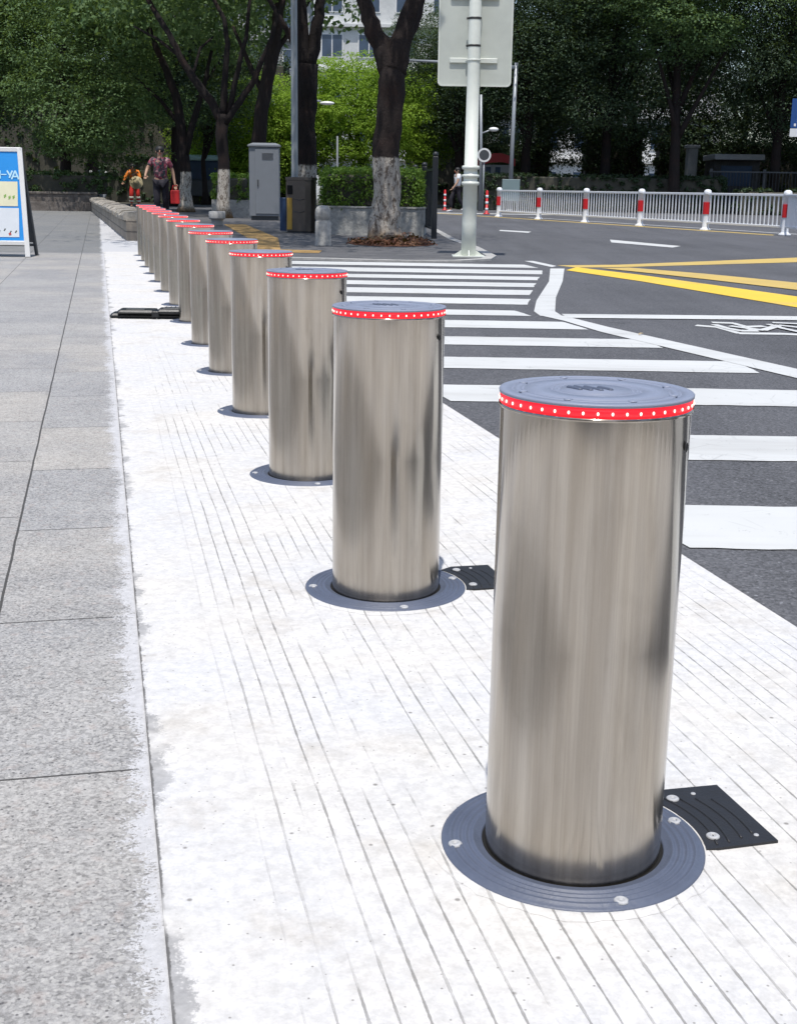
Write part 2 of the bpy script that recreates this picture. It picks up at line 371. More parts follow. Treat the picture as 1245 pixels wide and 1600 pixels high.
MT['grey_cab'] = painted('grey_cabinet_paint', (.20, .215, .235), .5, 0, .10, 4)
MT['grey_dark'] = painted('dark_grey_metal', (.06, .065, .07), .5, 0, .2, 6)
MT['bin'] = painted('bronze_steel', (.16, .14, .125), .38, .55, .22, 7)
MT['bin_yellow'] = painted('bin_yellow', (.55, .33, .06), .5, 0, .15, 8)
MT['bin_blue'] = painted('bin_blue', (.02, .05, .12), .5, 0, .15, 8)
MT['black_metal'] = painted('black_fence_metal', (.018, .021, .026), .45, 0, .2, 9)
MT['granite'] = mat_stone('planter_granite', (.26, .26, .25), (.46, .45, .42), 14, .5)
MT['rubble'] = mat_blocks('rubble_wall', (.25, .215, .175), (.35, .305, .25), .42, .15)
MT['coping'] = mat_stone('coping_stone', (.28, .25, .21), (.45, .41, .35), 7, .8)
MT['brown_stone'] = mat_stone('brown_stone', (.10, .085, .075), (.21, .185, .165), 6, .6)
MT['soil'] = mat_stone('red_brown_mulch', (.07, .03, .018), (.24, .095, .05), 22, .9)
MT['grey_pole'] = painted('galvanised_pole', (.33, .35, .37), .45, .3, .12, 3)
MT['rail_white'] = painted('barrier_white', (.74, .76, .80), .42, 0, .1, 6)
MT['rail_red'] = painted('barrier_red', (.55, .012, .018), .4, 0, .1, 8)
MT['red_paint'] = painted('faded_red', (.50, .04, .045), .5, 0, .2, 3)
MT['bldg'] = mat_stone('pale_render', (.58, .59, .58), (.70, .70, .68), 1.1, .15)
MT['bldg_grey'] = mat_stone('grey_render', (.30, .31, .32), (.38, .38, .38), 1.1, .15)
MT['pane'] = mat_pane('window_glass', (.05, .075, .12))
MT['dark_wall'] = mat_stone('dark_wall', (.03, .03, .032), (.055, .055, .055), 3, .4)
MT['grey_board'] = painted('grey_green_board', (.20, .27, .28), .5, 0, .1, 3)
MT['skin'] = painted('skin', (.42, .25, .17), .55, 0, .08, 20)
MT['hair'] = painted('black_hair', (.012, .011, .011), .6, 0, .2, 40)
MT['orange'] = painted('orange_cloth', (.72, .20, .02), .8, 0, .18, 12)
MT['redcloth'] = painted('red_cloth', (.60, .03, .02), .8, 0, .2, 12)
MT['silver'] = painted('reflective_tape', (.75, .72, .60), .4)
MT['straw'] = painted('straw', (.46, .38, .22), .8, 0, .2, 40)
MT['darkcloth'] = painted('dark_cloth', (.016, .014, .022), .85, 0, .2, 12)
MT['whitecloth'] = painted('white_cloth', (.72, .73, .76), .85, 0, .1, 10)
MT['print'] = mat_patch('printed_blouse', [(.30, .05, .08), (.06, .05, .06), (.40, .22, .24), (.10, .03, .05), (.05, .07, .07), (.25, .10, .12)], 24)
MT['redbag'] = painted('red_bag', (.55, .02, .02), .6, 0, .1, 10)
MT['teal'] = painted('pale_teal_paint', (.42, .62, .62), .4, 0, .08, 3)
MT['rubber'] = painted('black_rubber', (.015, .015, .015), .8)
MT['leaf_dry'] = painted('dry_leaf', (.42, .33, .20), .8, 0, .3, 60)
MT['bark'] = mat_bark('dark_bark', False); MT['bark_w'] = mat_bark('whitewashed_bark', True)
MT['bark_w2'] = mat_bark('tree_bark_with_whitewash', True, (.014, .012, .012), 1.22)
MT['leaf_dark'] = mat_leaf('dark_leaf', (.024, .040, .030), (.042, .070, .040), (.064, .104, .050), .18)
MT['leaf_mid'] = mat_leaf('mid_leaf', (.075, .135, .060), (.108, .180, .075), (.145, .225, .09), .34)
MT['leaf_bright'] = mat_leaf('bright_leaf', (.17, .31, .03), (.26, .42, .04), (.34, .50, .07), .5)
MT['litter'] = mat_leaf('dead_leaf_litter', (.075, .032, .02), (.12, .045, .026), (.18, .10, .055), .05)
MT['leaf_hedge'] = mat_leaf('hedge_leaf', (.075, .15, .026), (.12, .22, .034), (.19, .31, .055), .35)

# ------------------------------------------------------------------ mesh helpers
class MB:
    def __init__(s): s.v = []; s.f = []; s.m = []; s.cur = 0; s.sm = []; s.smooth = False
    def add(s, vs, fs, smooth=None):
        o = len(s.v); s.v += [tuple(v) for v in vs]
        for f in fs:
            s.f.append(tuple(i+o for i in f)); s.m.append(s.cur); s.sm.append(s.smooth if smooth is None else smooth)
    def box(s, x0, x1, y0, y1, z0, z1, mtx=None):
        vs = [Vector((x, y, z)) for x in (x0, x1) for y in (y0, y1) for z in (z0, z1)]
        if mtx is not None: vs = [mtx @ v for v in vs]
        s.add(vs, [(0, 1, 3, 2), (4, 6, 7, 5), (0, 4, 5, 1), (2, 3, 7, 6), (0, 2, 6, 4), (1, 5, 7, 3)], False)
    def bbox(s, x0, x1, y0, y1, z0, z1, b=.01, mtx=None):        # box with chamfered vertical and top edges
        prof = [(x0+b, y0), (x1-b, y0), (x1, y0+b), (x1, y1-b), (x1-b, y1), (x0+b, y1), (x0, y1-b), (x0, y0+b)]
        cx, cy = (x0+x1)/2, (y0+y1)/2
        def ins(p, k): return (p[0]+(k if p[0] < cx else -k), p[1]+(k if p[1] < cy else -k))
        rings = [[(*ins(p, b*.5), z0) for p in prof], [(*p, z0+b*.5) for p in prof], [(*p, z1-b) for p in prof], [(*ins(p, b*.9), z1) for p in prof]]
        vs = [Vector(v) for r_ in rings for v in r_]
        if mtx is not None: vs = [mtx @ v for v in vs]
        fs = [tuple(range(7, -1, -1)), tuple(range(24, 32))]
        for k in range(3):
            for i in range(8):
                j = (i+1) % 8; fs.append((k*8+i, k*8+j, k*8+8+j, k*8+8+i))
        s.add(vs, fs, False)
    def prism(s, poly, z0, z1):                                    # polygon in xy, counterclockwise
        n = len(poly)
        vs = [(x, y, z0) for x, y in poly] + [(x, y, z1) for x, y in poly]
        fs = [tuple(range(n-1, -1, -1)), tuple(range(n, 2*n))] + [(i, (i+1) % n, n+(i+1) % n, n+i) for i in range(n)]
        s.add(vs, fs, False)
    def sheet(s, poly, z): s.add([(x, y, z) for x, y in poly], [tuple(range(len(poly)))], False)
    def lathe(s, prof, n=48, c=(0, 0, 0), jit=None, smooth=True):
        vs = []; fs = []
        for i in range(n):
            a = 2*math.pi*i/n
            for q, (r, z) in enumerate(prof):
                rr = r*(jit[i][q] if jit else 1); vs.append((c[0]+rr*math.cos(a), c[1]+rr*math.sin(a), c[2]+z))
        k = len(prof)
        for i in range(n):
            j = (i+1) % n
            for q in range(k-1):
                fs.append((i*k+q, j*k+q, j*k+q+1, i*k+q+1))
        s.add(vs, fs, smooth)
    def disc(s, r, c, n=24, nrm=(0, 0, 1)):
        q = Vector(nrm).normalized().to_track_quat('Z', 'Y')
        s.add([Vector(c)+q @ Vector((r*math.cos(2*math.pi*i/n), r*math.sin(2*math.pi*i/n), 0)) for i in range(n)], [tuple(range(n))], False)
    def tube(s, pts, radii, n=10, jit=0, rng=None, caps=True, flat=1.0):
        pts = [Vector(p) for p in pts]
        if not hasattr(radii, '__len__'): radii = [radii]*len(pts)
        vs = []; fs = []; ref = None
        for i, p in enumerate(pts):
            d = (pts[min(i+1, len(pts)-1)] - pts[max(i-1, 0)]).normalized()
            if ref is None:
                ref = Vector((1, 0, 0)) if abs(d.x) < .9 else Vector((0, 1, 0))
            a = (ref - d*ref.dot(d)).normalized(); b = d.cross(a); ref = a
            for k in range(n):
                t = 2*math.pi*k/n; r = radii[i]
                if jit: r *= 1 + jit*(rng.random()-.5)*2
                vs.append(p + a*(r*math.cos(t)) + b*(r*math.sin(t)*flat))
        for i in range(len(pts)-1):
            for k in range(n):
                j = (k+1) % n; fs.append((i*n+k, i*n+j, (i+1)*n+j, (i+1)*n+k))
        if caps: fs += [tuple(range(n-1, -1, -1)), tuple(range((len(pts)-1)*n, len(pts)*n))]
        s.add(vs, fs, True)
    def ball(s, c, r, nu=14, nv=8):
        if not hasattr(r, '__len__'): r = (r, r, r)
        vs = [(c[0], c[1], c[2]-r[2])]; fs = []
        for j in range(1, nv):
            ph = -math.pi/2 + math.pi*j/nv
            for i in range(nu):
                a = 2*math.pi*i/nu; vs.append((c[0]+r[0]*math.cos(ph)*math.cos(a), c[1]+r[1]*math.cos(ph)*math.sin(a), c[2]+r[2]*math.sin(ph)))
        vs.append((c[0], c[1], c[2]+r[2])); L = len(vs)-1
        for i in range(nu):
            k = (i+1) % nu; fs.append((0, 1+k, 1+i)); fs.append((L, L-nu+i, L-nu+k))
            for j in range(nv-2):
                b = 1+j*nu; fs.append((b+i, b+k, b+nu+k, b+nu+i))
        s.add(vs, fs, True)
    def mesh(s, name, mats):
        me = bpy.data.meshes.new(name); me.from_pydata(s.v, [], s.f)
        for m in (mats if isinstance(mats, (list, tuple)) else [mats]): me.materials.append(m)
        me.polygons.foreach_set('material_index', s.m); me.polygons.foreach_set('use_smooth', s.sm)
        me.update(); return me
    def build(s, name, mats, parent=None):
        o = bpy.data.objects.new(name, s.mesh(name, mats)); COL.objects.link(o)
        if parent: o.parent = parent
        return o

def tag(o, label=None, cat=None, group=None, kind=None):
    if label: o['label'] = label
    if cat: o['category'] = cat
    if group: o['group'] = group
    if kind: o['kind'] = kind
    return o
def thing(name, label, cat, loc=(0, 0, 0), rz=0, group=None):
    o = bpy.data.objects.new(name, None); COL.objects.link(o)
    o.location = loc; o.rotation_euler = (0, 0, rz); o.empty_display_size = .2
    return tag(o, label, cat, group)
def struct(name, mb, m):
    o = mb.build(name, m); o['kind'] = 'structure'; return o
def copy_tree(o, parent=None):
    c = o.copy(); COL.objects.link(c); c.parent = parent
    for ch in list(o.children): copy_tree(ch, c)
    return c
def one(fn, *a, **k):
    mb = MB(); getattr(mb, fn)(*a, **k); return mb

# ------------------------------------------------------------------ the ground
m = MB(); m.sheet([(-700, -250), (700, -250), (700, 900), (-700, 900)], -.012); struct('ground', m, MT['ground'])
m = MB(); a0 = st_xy(-30, 1.25); a1 = st_xy(16.6, 1.25)
m.sheet([a0, (60, -30), (60, 58), (-30, 58), (-30, 46), (-6.5, 46), (-2.9, 15.9), a1], 0); struct('road', m, MT['asphalt'])
m = MB(); b0 = st_xy(-30, 0.0); b1 = st_xy(16.6, 0.0)
m.sheet([(-60, -40), b0, b1, (-2.95, 15.62), (-3.70, 19.95), (-10.2, 44.5), (-60, 44.5)], .004); struct('plaza', m, MT['plaza'])
m = MB(); m.sheet([b0, a0, a1, b1], .0)
for i in range(len(m.v)): m.v[i] = (m.v[i][0], m.v[i][1], .008)
struct('concrete_strip', m, MT['strip'])
# footpath with the dropped kerb
foot = [(-2.95, 15.62), (-1.31, 15.36), (-.5, 15.2), (.1, 15.12), (.6, 15.3), (.95, 15.75), (1.06, 16.5), (1.02, 17.7), (.98, 19.0), (.76, 22.0), (.6, 27), (.2, 33), (-.6, 45), (-7.0, 46), (-10.0, 45), (-3.70, 19.9)]
m = MB(); m.prism(foot, -.01, .018); struct('footpath', m, MT['foot'])
kin = [(-2.95, 15.62), (-1.31, 15.36), (-.5, 15.2), (.1, 15.12), (.6, 15.3), (.95, 15.75), (1.06, 16.5), (1.02, 17.7), (.98, 19.0), (.76, 22.0), (.6, 27), (.2, 33), (-.6, 45)]
m = MB()
def off(pts, d):
    out = []
    for i, p in enumerate(pts):
        a = Vector(pts[max(i-1, 0)]); b = Vector(pts[min(i+1, len(pts)-1)]); t = (b-a).normalized(); out.append((p[0]+t.y*d, p[1]-t.x*d))
    return out
ko = off(kin, .13)
for i in range(len(kin)-1): m.prism([kin[i], ko[i], ko[i+1], kin[i+1]], -.012, .024)
struct('kerb', m, MT['kerb'])
m = MB()
m.sheet([(-3.9, 28.4), (-3.45, 28.6), (-2.02, 21.1), (-1.62, 17.25), (-1.06, 17.1), (-1.06, 16.45), (-2.1, 16.45), (-2.35, 18.5), (-2.5, 21.0)], .022); struct('tactile_paving', m, MT['tactile'])
m = MB(); N = 26; rg = random.Random(4)
m.sheet([(-.16+(.62+.1*rg.random())*math.cos(2*math.pi*i/N), 19.75+(1.0+.2*rg.random())*math.sin(2*math.pi*i/N)) for i in range(N)], .026); struct('tree_pit', m, MT['soil'])

# painted markings
Z1 = .003
ys = [(1.93, 2.36), (2.93, 3.36), (3.97, 4.40), (5.06, 5.50), (6.03, 6.45), (6.98, 7.38), (7.88, 8.33), (8.70, 9.08), (9.58, 10.10), (10.48, 11.02), (11.38, 11.88), (12.28, 12.78), (13.18, 13.84), (14.30, 14.90)]
xr = [(3.05, 2.92), (2.79, 2.65), (2.47, 2.33), (2.12, 1.98), (1.702, 1.694), (1.433, 1.392), (1.151, 1.048), (.884, .798), (.933, 1.003), (1.039, 1.114), (1.156, 1.228), (1.28, 1.358), (1.419, 1.494), (1.50, 1.40)]
rgp = random.Random(77)
def rag(poly, j=.005, st=.06):
    out = []
    for i in range(len(poly)):
        a, b_ = Vector(poly[i]), Vector(poly[(i+1) % len(poly)]); n = max(1, int((b_-a).length/st)); n = min(n, 60)
        for k in range(n): out.append(tuple(a.lerp(b_, k/n)+Vector((rgp.uniform(-j, j), rgp.uniform(-j, j)))))
    return out
m = MB()
for (y0, y1), (xa, xb) in zip(ys, xr):
    el = lambda y: (1.25+T_OFF+.05 - .2266*y)/.9740
    m.sheet(rag([(el(y0), y0), (xa, y0), (xb, y1), (el(y1), y1)]), Z1)
struct('crosswalk', m, MT['white_line'])
m = MB()
m.sheet([(.94, 8.72), (1.09, 8.76), (1.08, 9.07), (1.23, 10.31), (1.51, 12.19), (1.78, 14.26), (1.62, 14.22), (1.38, 12.17), (1.04, 9.97), (.93, 9.05)], Z1)
m.sheet([(1.10, 8.75), (.95, 8.715), (1.06, 8.40), (1.21, 7.73), (1.83, 5.87), (2.85, 2.8), (2.96, 2.85), (1.93, 6.18), (1.30, 8.03)], Z1+.0012)
struct('stop_line', m, MT['white_line'])
m = MB()
m.sheet([(1.11, 8.59), (2.72, 8.69), (4.4, 8.76), (4.4, 9.04), (2.76, 8.97), (1.10, 8.86)], Z1+.0024)
m.sheet([(2.02, 27.45), (2.54, 26.48), (2.68, 28.21-.9), (2.09, 29.28-1.1)], Z1)
m.sheet([(3.53, 22.08), (4.22, 20.38), (4.48, 21.0), (3.71, 23.4)], Z1)
m.sheet([(1.47, 15.71), (1.55, 15.19), (1.67, 14.50), (1.75, 14.75), (1.66, 15.3), (1.58, 15.75)], Z1)
def offs(o): return [(8.0+o, 27.4), (3.07+o, 42.2), (3.07+o+.16, 42.2), (8.0+o+.16, 27.4)]
m.sheet(offs(.9), Z1)
m.sheet([(-2.5, 47.2), (6.0, 47.2), (6.0, 48.4), (-2.5, 48.4)], Z1)
struct('lane_line', m, MT['white_line'])
m = MB()
m.sheet([(1.95, 14.54), (1.76, 13.95), (2.28, 12.37), (2.98, 9.72), (3.9, 6.3), (4.25, 7.2), (3.30, 10.78), (2.45, 13.35)], Z1+.0012)
struct('yellow_line', m, MT['yellow_line'])
m = MB()
m.sheet([(1.77, 14.87), (1.93, 14.50), (2.40, 14.67), (5.0, 16.47), (9.0, 18.6), (9.6, 20.6), (5.42, 17.75), (2.51, 15.20)], Z1)
m.sheet([(2.30, 14.45), (2.20, 14.42), (2.63, 13.60), (3.03, 12.73), (3.52, 11.52), (5.0, 7.9), (5.4, 8.9), (3.83, 12.45), (3.20, 13.68), (2.55, 14.60)], Z1+.0036)
m.sheet([(7.75, 27.4), (7.95, 27.9), (3.2, 41.6), (-2.0, 57), (-2.3, 57), (2.95, 41.6)], Z1)
struct('faded_yellow_line', m, MT['old_yellow'])
m = MB()
def stroke(pts, wd, z):
    for i in range(len(pts)-1):
        a, b = Vector(pts[i]), Vector(pts[i+1]); d = (b-a).normalized(); nn = Vector((-d.y, d.x))
        # painted strokes are thinner across the lane than along it
        wv = Vector((nn.x*wd*.55, nn.y*wd*1.1)); e = d*wd*.25
        m.sheet([tuple(a-wv-e), tuple(b-wv+e), tuple(b+wv+e), tuple(a+wv-e)], z+.0002*i)
stroke([(1.90, 8.24), (2.008, 8.158), (2.058, 7.80), (2.318, 7.81), (2.40, 7.78)], .05, Z1)
stroke([(2.05, 8.44), (2.17, 8.42), (2.20, 8.19), (2.323, 8.25)], .045, Z1+.0012)
stroke([(2.022, 8.296), (2.05, 8.076), (2.10, 7.93), (2.19, 7.94), (2.18, 8.09), (2.107, 8.21)], .045, Z1+.0024)
stroke([(2.18, 8.09), (2.25, 7.98), (2.445, 8.31), (2.53, 8.19), (2.75, 8.1)], .045, Z1+.0036)
stroke([(2.389, 8.353), (2.41, 8.09), (2.45, 7.91)], .04, Z1+.0048)
stroke([(2.45, 8.45), (2.62, 8.40), (2.66, 7.85)], .04, Z1+.006)
struct('road_lettering', m, MT['white_line'])

# ------------------------------------------------------------------ rising bollards
BR = .1115; BH = .597
def led_xf(a): return ((BR+.0016)*math.cos(a), (BR+.0016)*math.sin(a), BH-.0106, a)
LED_MESH = None
def make_bollard(full):
    global LED_MESH
    t = thing('rising_bollard', 'x', 'bollard', group='stainless steel bollards in a row on the white concrete strip')
    m = MB(); m.smooth = True
    m.lathe([(BR, -.05), (BR, .02), (BR, .30), (BR, BH-.0205), (BR+.0022, BH-.020), (BR+.0022, BH-.0165), (BR-.002, BH-.0160)], 96 if full else 48)
    tube = m.build('steel_tube', MT['steel'], t)
    m = MB(); m.lathe([(BR-.004, BH-.0165), (BR+.0010, BH-.0161), (BR+.0010, BH-.0048), (BR-.004, BH-.0044)], 96 if full else 48)
    band = m.build('led_band', MT['led_band'], t)
    m = MB(); prof = [(BR-.004, BH-.0044), (BR+.0020, BH-.0042), (BR+.0022, BH-.0014), (BR+.0012, BH-.0003), (BR-.002, BH)]
    for r_ in (.098, .086, .052, .044):
        prof += [(r_+.0022, BH), (r_+.0014, BH-.0022), (r_-.0014, BH-.0022), (r_-.0022, BH)]
    prof += [(.0005, BH+.0008)]
    m.lathe(prof, 96 if full else 48)
    cap = m.build('cap', MT['cap'], t)
    if full:
        qb = one('lathe', [(.0052, 0), (.0052, .0012), (.0035, .0018), (.0001, .0018)], 12).mesh('cap_bolt', MT['cap'])
        for k in range(8):
            a = k*math.pi/4+.3; o = bpy.data.objects.new('cap_bolt', qb); COL.objects.link(o); o.parent = cap
            o.location = (.0925*math.cos(a), .0925*math.sin(a), BH-.0002)
        for k, (x0, y0, L) in enumerate(((-.021, -.012, .026), (-.009, -.016, .034), (.003, -.016, .034), (.015, -.012, .026))):
            m = MB(); m.bbox(0, .0055, 0, L, -.001, .0024, .0012)
            o = m.build('emblem_bar', MT['cast'], cap); o.location = (x0, y0, BH); o.rotation_euler = (0, 0, R(32))
        if LED_MESH is None:
            q = MB(); q.ball((0, 0, 0), (.0010, .0015, .0020), 10, 6); LED_MESH = q.mesh('led', MT['led'])
        for k in range(44):
            o = bpy.data.objects.new('led', LED_MESH); COL.objects.link(o); o.parent = band
            x, y, z, a = led_xf(2*math.pi*k/44+.02); o.location = (x, y, z); o.rotation_euler = (0, 0, a)
    else:
        q = MB()
        for k in range(44):
            x, y, z, a = led_xf(2*math.pi*k/44+.02); q.ball((x, y, z), (.0017, .0017, .0022), 6, 4)
        lo = q.build('led_row', MT['led'], band)
    # base ring let into the concrete
    m = MB(); rin, rout = .1155, .1685
    prof = [(rin, -.03), (rin, .0105), (rin+.0015, .0125)]
    for r_ in (.128, .137, .146, .1565):
        prof += [(r_-.0024, .0125), (r_-.0014, .0150), (r_+.0014, .0150), (r_+.0024, .0125)]
    prof += [(rout-.004, .0125), (rout, .0100), (rout, -.01)]
    m.lathe(prof, 96); ring = m.build('base_ring', MT['cast'], t)
    m = MB(); m.lathe([(BR-.01, .009), (rin+.001, .009)], 48); m.build('seal_ring', MT['gap'], ring)  # black ring standing in for the shade in the gap round the tube
    rg = random.Random(7); m = MB(); n = 80
    jit = []
    for i in range(n):
        o_ = 1-.012+.03*rg.random()+.012*math.sin(i*.35)+.008*math.sin(i*.9); jit.append([1, 1, o_*.985, o_])
    m.lathe([(rout-.002, .0088), (rout, .0105), (.175, .0100), (.182, .0084)], n, jit=jit); m.build('mortar_collar', MT['strip'], t)
    bm_ = MB(); bm_.lathe([(.0088, 0), (.0088, .0016), (.0072, .0028), (.0034, .0028), (.0030, .0012), (.0001, .0012)], 18)
    for dg in (187, 285, 20, 103):
        o = bm_.build('bolt', MT['bolt'], ring); o.location = (.152*math.cos(R(dg)), .152*math.sin(R(dg)), .0128)
    # cable cover plate beside the ring
    arc = [(.1700*math.cos(R(a)), .1700*math.sin(R(a))) for a in np.linspace(-6.5, 45, 16)]
    poly = [(.268, .007), (.226, .165), (.143, .146)] + arc[::-1]
    m = MB(); m.prism(poly[::-1] if False else poly, -.012, .0118)
    for r_, a0, a1 in ((.186, -2, 40), (.203, 0, 36), (.222, 3, 33), (.240, 6, 30)):
        m.tube([(r_*math.cos(R(a)), r_*math.sin(R(a)), .0118) for a in np.linspace(a0, a1, 14)], .0017, 6)
    cov = m.build('cable_cover', MT['black_cover'], t)
    for px, py in ((.154, .118), (.185, .014)):
        o = bm_.build('bolt', MT['bolt'], cov); o.location = (px, py, .0120)
    sm_ = MB(); sm_.lathe([(.0035, 0), (.003, .0012), (.0001, .0012)], 10)
    for px, py in ((.186, .135), (.243, .02)):
        o = sm_.build('screw', MT['bolt'], cov); o.location = (px, py, .0120)
    # screw hole near the rim
    m = MB(); a = R(-27); m.disc(.0055, (0, 0, 0), 16, (math.cos(a), math.sin(a), 0))
    o = m.build('screw_hole', MT['gap'], tube); o.location = ((BR+.0006)*math.cos(a), (BR+.0006)*math.sin(a), BH-.058)
    return t

BPOS = [(.230, 1.490), (-.025, 2.565), (-.268, 3.645), (-.513, 4.710), (-.756, 5.760), (-1.001, 6.792), (-1.262, 7.925), (-1.523, 9.057), (-1.795, 10.206), (-2.044, 11.256), (-2.287, 12.269), (-2.525, 13.271), (-2.773, 14.328), (-3.029, 15.425)]
ordn = ['nearest and largest steel bollard, its bolted black cover plate in full view at its foot',
        'second nearest steel bollard, half its black cover plate hidden by the nearest one',
        'third steel bollard from the camera, its base ring partly behind the second bollard',
        'fourth steel bollard from the camera, blue base ring showing at its left side only',
        'fifth steel bollard from the camera, overlapped on the right by the fourth',
        'sixth steel bollard from the camera, just nearer than the black case on the strip',
        'seventh steel bollard from the camera, right behind the end of the flat black case',
        'eighth steel bollard from the camera, its foot hidden by the flat black case',
        'ninth steel bollard from the camera, first one beyond the flat black case',
        'tenth steel bollard from the camera, a narrow upright sliver beyond the black case',
        'eleventh steel bollard from the camera, fourth from the far end of the row',
        'twelfth steel bollard from the camera, third from the far end of the row',
        'thirteenth steel bollard, last but one in front of the stone wall',
        'farthest steel bollard, last in the row beside the low stone wall']
pf = make_bollard(True); pl = make_bollard(False)
used_f = used_l = False
for i, (x, y) in enumerate(BPOS):
    if i < 3:
        o = pf if not used_f else copy_tree(pf); used_f = True
    else:
        o = pl if not used_l else copy_tree(pl); used_l = True
    o.location = (x, y, 0); o['label'] = ordn[i]
    if i > 3: o.rotation_euler = (0, 0, R((i*7) % 11-5))

# ------------------------------------------------------------------ flat black case on the strip
t = thing('plastic_case', 'flat black plastic case lying across the white strip between the bollards and the granite', 'case', (-1.83, 8.04, .008), R(3))
m = MB()
m.bbox(.0, .50, .0, .17, .0, .030, .012); m.build('lower_tray', MT['black_plastic'], t)
m = MB()
m.bbox(.05, .29, -.04, .15, .032, .054, .012); m.bbox(.296, .52, -.04, .15, .032, .060, .012); up_ = m.build('lid', MT['black_plastic'], t)
m = MB(); m.bbox(.10, .22, .0, .10, .055, .058, .003); m.build('label_plate', MT['grey_dark'], up_)
m = MB(); m.bbox(.33, .50, .02, .12, .061, .065, .003); m.build('grip_plate', MT['grey_dark'], up_)
for k in range(6): one('tube', [(.345+.028*k, .03, .066), (.345+.028*k, .11, .066)], .003, 6).build('grip_rib', MT['grey_dark'], up_)
m = MB(); m.bbox(.27, .315, -.052, -.0405, .014, .05, .004); m.build('latch', MT['black_plastic'], t)

# ------------------------------------------------------------------ A-board
ab = thing('sandwich_board', 'white framed sandwich board with a blue printed poster at the left edge', 'sign', (-4.25, 14.72, .006), R(4))
H = 1.20; tilt = .18
def lean(x, z, dy=0): return Vector((x, z*tilt+dy, z))
def bar(m, p, q, wx, wy):
    p, q = Vector(p), Vector(q); d = (q-p); L = d.length
    m.bbox(-wx/2, wx/2, -wy/2, wy/2, 0, L, .006, Matrix.Translation(p) @ d.to_track_quat('Z', 'Y').to_matrix().to_4x4())
W_ = .72; sk = .075
m = MB()
bar(m, lean(-.0, .0), lean(-sk, H), .055, .035); bar(m, lean(-W_, .0), lean(-W_+sk, H), .055, .035)
m.build('front_leg_frame', MT['white_metal'], ab)
m = MB()
bar(m, lean(-W_+.05, H-.02), lean(-sk+.02, H-.02), .035, .05); m.build('cross_rail', MT['white_metal'], ab)
m = MB(); bar(m, lean(-W_+.0, .155), lean(-.01, .155), .035, .05); m.build('cross_rail', MT['white_metal'], ab)
m = MB(); y0 = .004
m.add([lean(-W_+.03, .17, -.002), lean(-.035, .17, -.002), lean(-sk-.02, H-.04, -.002), lean(-W_+sk+.02, H-.04, -.002), lean(-W_+.03, .17, .012), lean(-.035, .17, .012), lean(-sk-.02, H-.04, .012), lean(-W_+sk+.02, H-.04, .012)],
      [(0, 1, 2, 3), (7, 6, 5, 4), (0, 4, 5, 1), (1, 5, 6, 2), (2, 6, 7, 3), (3, 7, 4, 0)])
po = m.build('poster', MT['blue'], ab)
def onp(m, x0, x1, z0, z1, d): m.add([lean(x0, z0, d), lean(x1, z0, d), lean(x1, z1, d), lean(x0, z1, d)], [(0, 1, 2, 3)])
m = MB(); onp(m, -.62, -.10, .56, .83, -.006); m.build('print_panel', MT['paper_cream'], po)
m = MB(); onp(m, -.64, -.09, .22, .54, -.006); m.build('print_panel', MT['paper_white'], po)
m = MB()
for x0, x1, z0, z1 in ((-.60, -.56, .86, .95), (-.53, -.45, .86, .875), (-.53, -.515, .86, .95), (-.42, -.34, .93, .945), (-.385, -.37, .86, .95), (-.30, -.285, .86, .95), (-.30, -.22, .90, .912)):
    onp(m, x0, x1, z0, z1, -.007)
def sl(m, a, b, wd, d):
    a = Vector(a); b = Vector(b); n = (b-a).normalized(); n = Vector((-n.y, n.x))*wd/2
    q = [a-n, b-n, b+n, a+n]; m.add([lean(v.x, v.y, d) for v in q], [(0, 1, 2, 3)])
sl(m, (-.165, .855), (-.125, .95), .018, -.007); sl(m, (-.125, .95), (-.085, .855), .018, -.008); sl(m, (-.15, .885), (-.10, .885), .016, -.009)
sl(m, (-.215, .95), (-.185, .90), .018, -.007); sl(m, (-.155, .95), (-.19, .87), .018, -.008)
m.build('poster_lettering', MT['ink_cyan'], po)
m = MB()
for x, z in ((-.55, .66), (-.47, .70), (-.36, .64), (-.24, .67), (-.19, .655), (-.145, .66)):
    sl(m, (x-.008, z-.02), (x+.007, z+.02), .012, -.008); sl(m, (x-.014, z+.008), (x+.012, z-.003), .010, -.009)
m.build('green_print', MT['ink_green'], po)
m = MB()
for x, z in ((-.58, .30), (-.5, .27), (-.42, .29), (-.31, .28), (-.25, .3), (-.185, .275), (-.125, .28)):
    sl(m, (x-.008, z-.012), (x+.007, z+.014), .012, -.008)
m.build('dark_print', MT['ink_dark'], po)
m = MB(); sl(m, (-.205, .25), (-.18, .26), .025, -.010); sl(m, (-.46, .25), (-.44, .26), .025, -.010); m.build('red_print', MT['ink_red'], po)
m = MB()
bar(m, (.015, .42, .0), (-sk, H*tilt+.03, H-.02), .04, .03); bar(m, (-W_-.015, .42, .0), (-W_+sk, H*tilt+.03, H-.02), .04, .03)
bar(m, (-W_, .40, .12), (0, .40, .12), .03, .03); m.build('rear_leg_frame', MT['grey_dark'], ab)
m = MB(); m.add([(-W_+.02, .385, .15), (-.01, .385, .15), (-sk-.02, H*tilt+.04, H-.06), (-W_+sk+.02, H*tilt+.04, H-.06)], [(0, 3, 2, 1)]); m.build('rear_panel', MT['grey_dark'], ab)

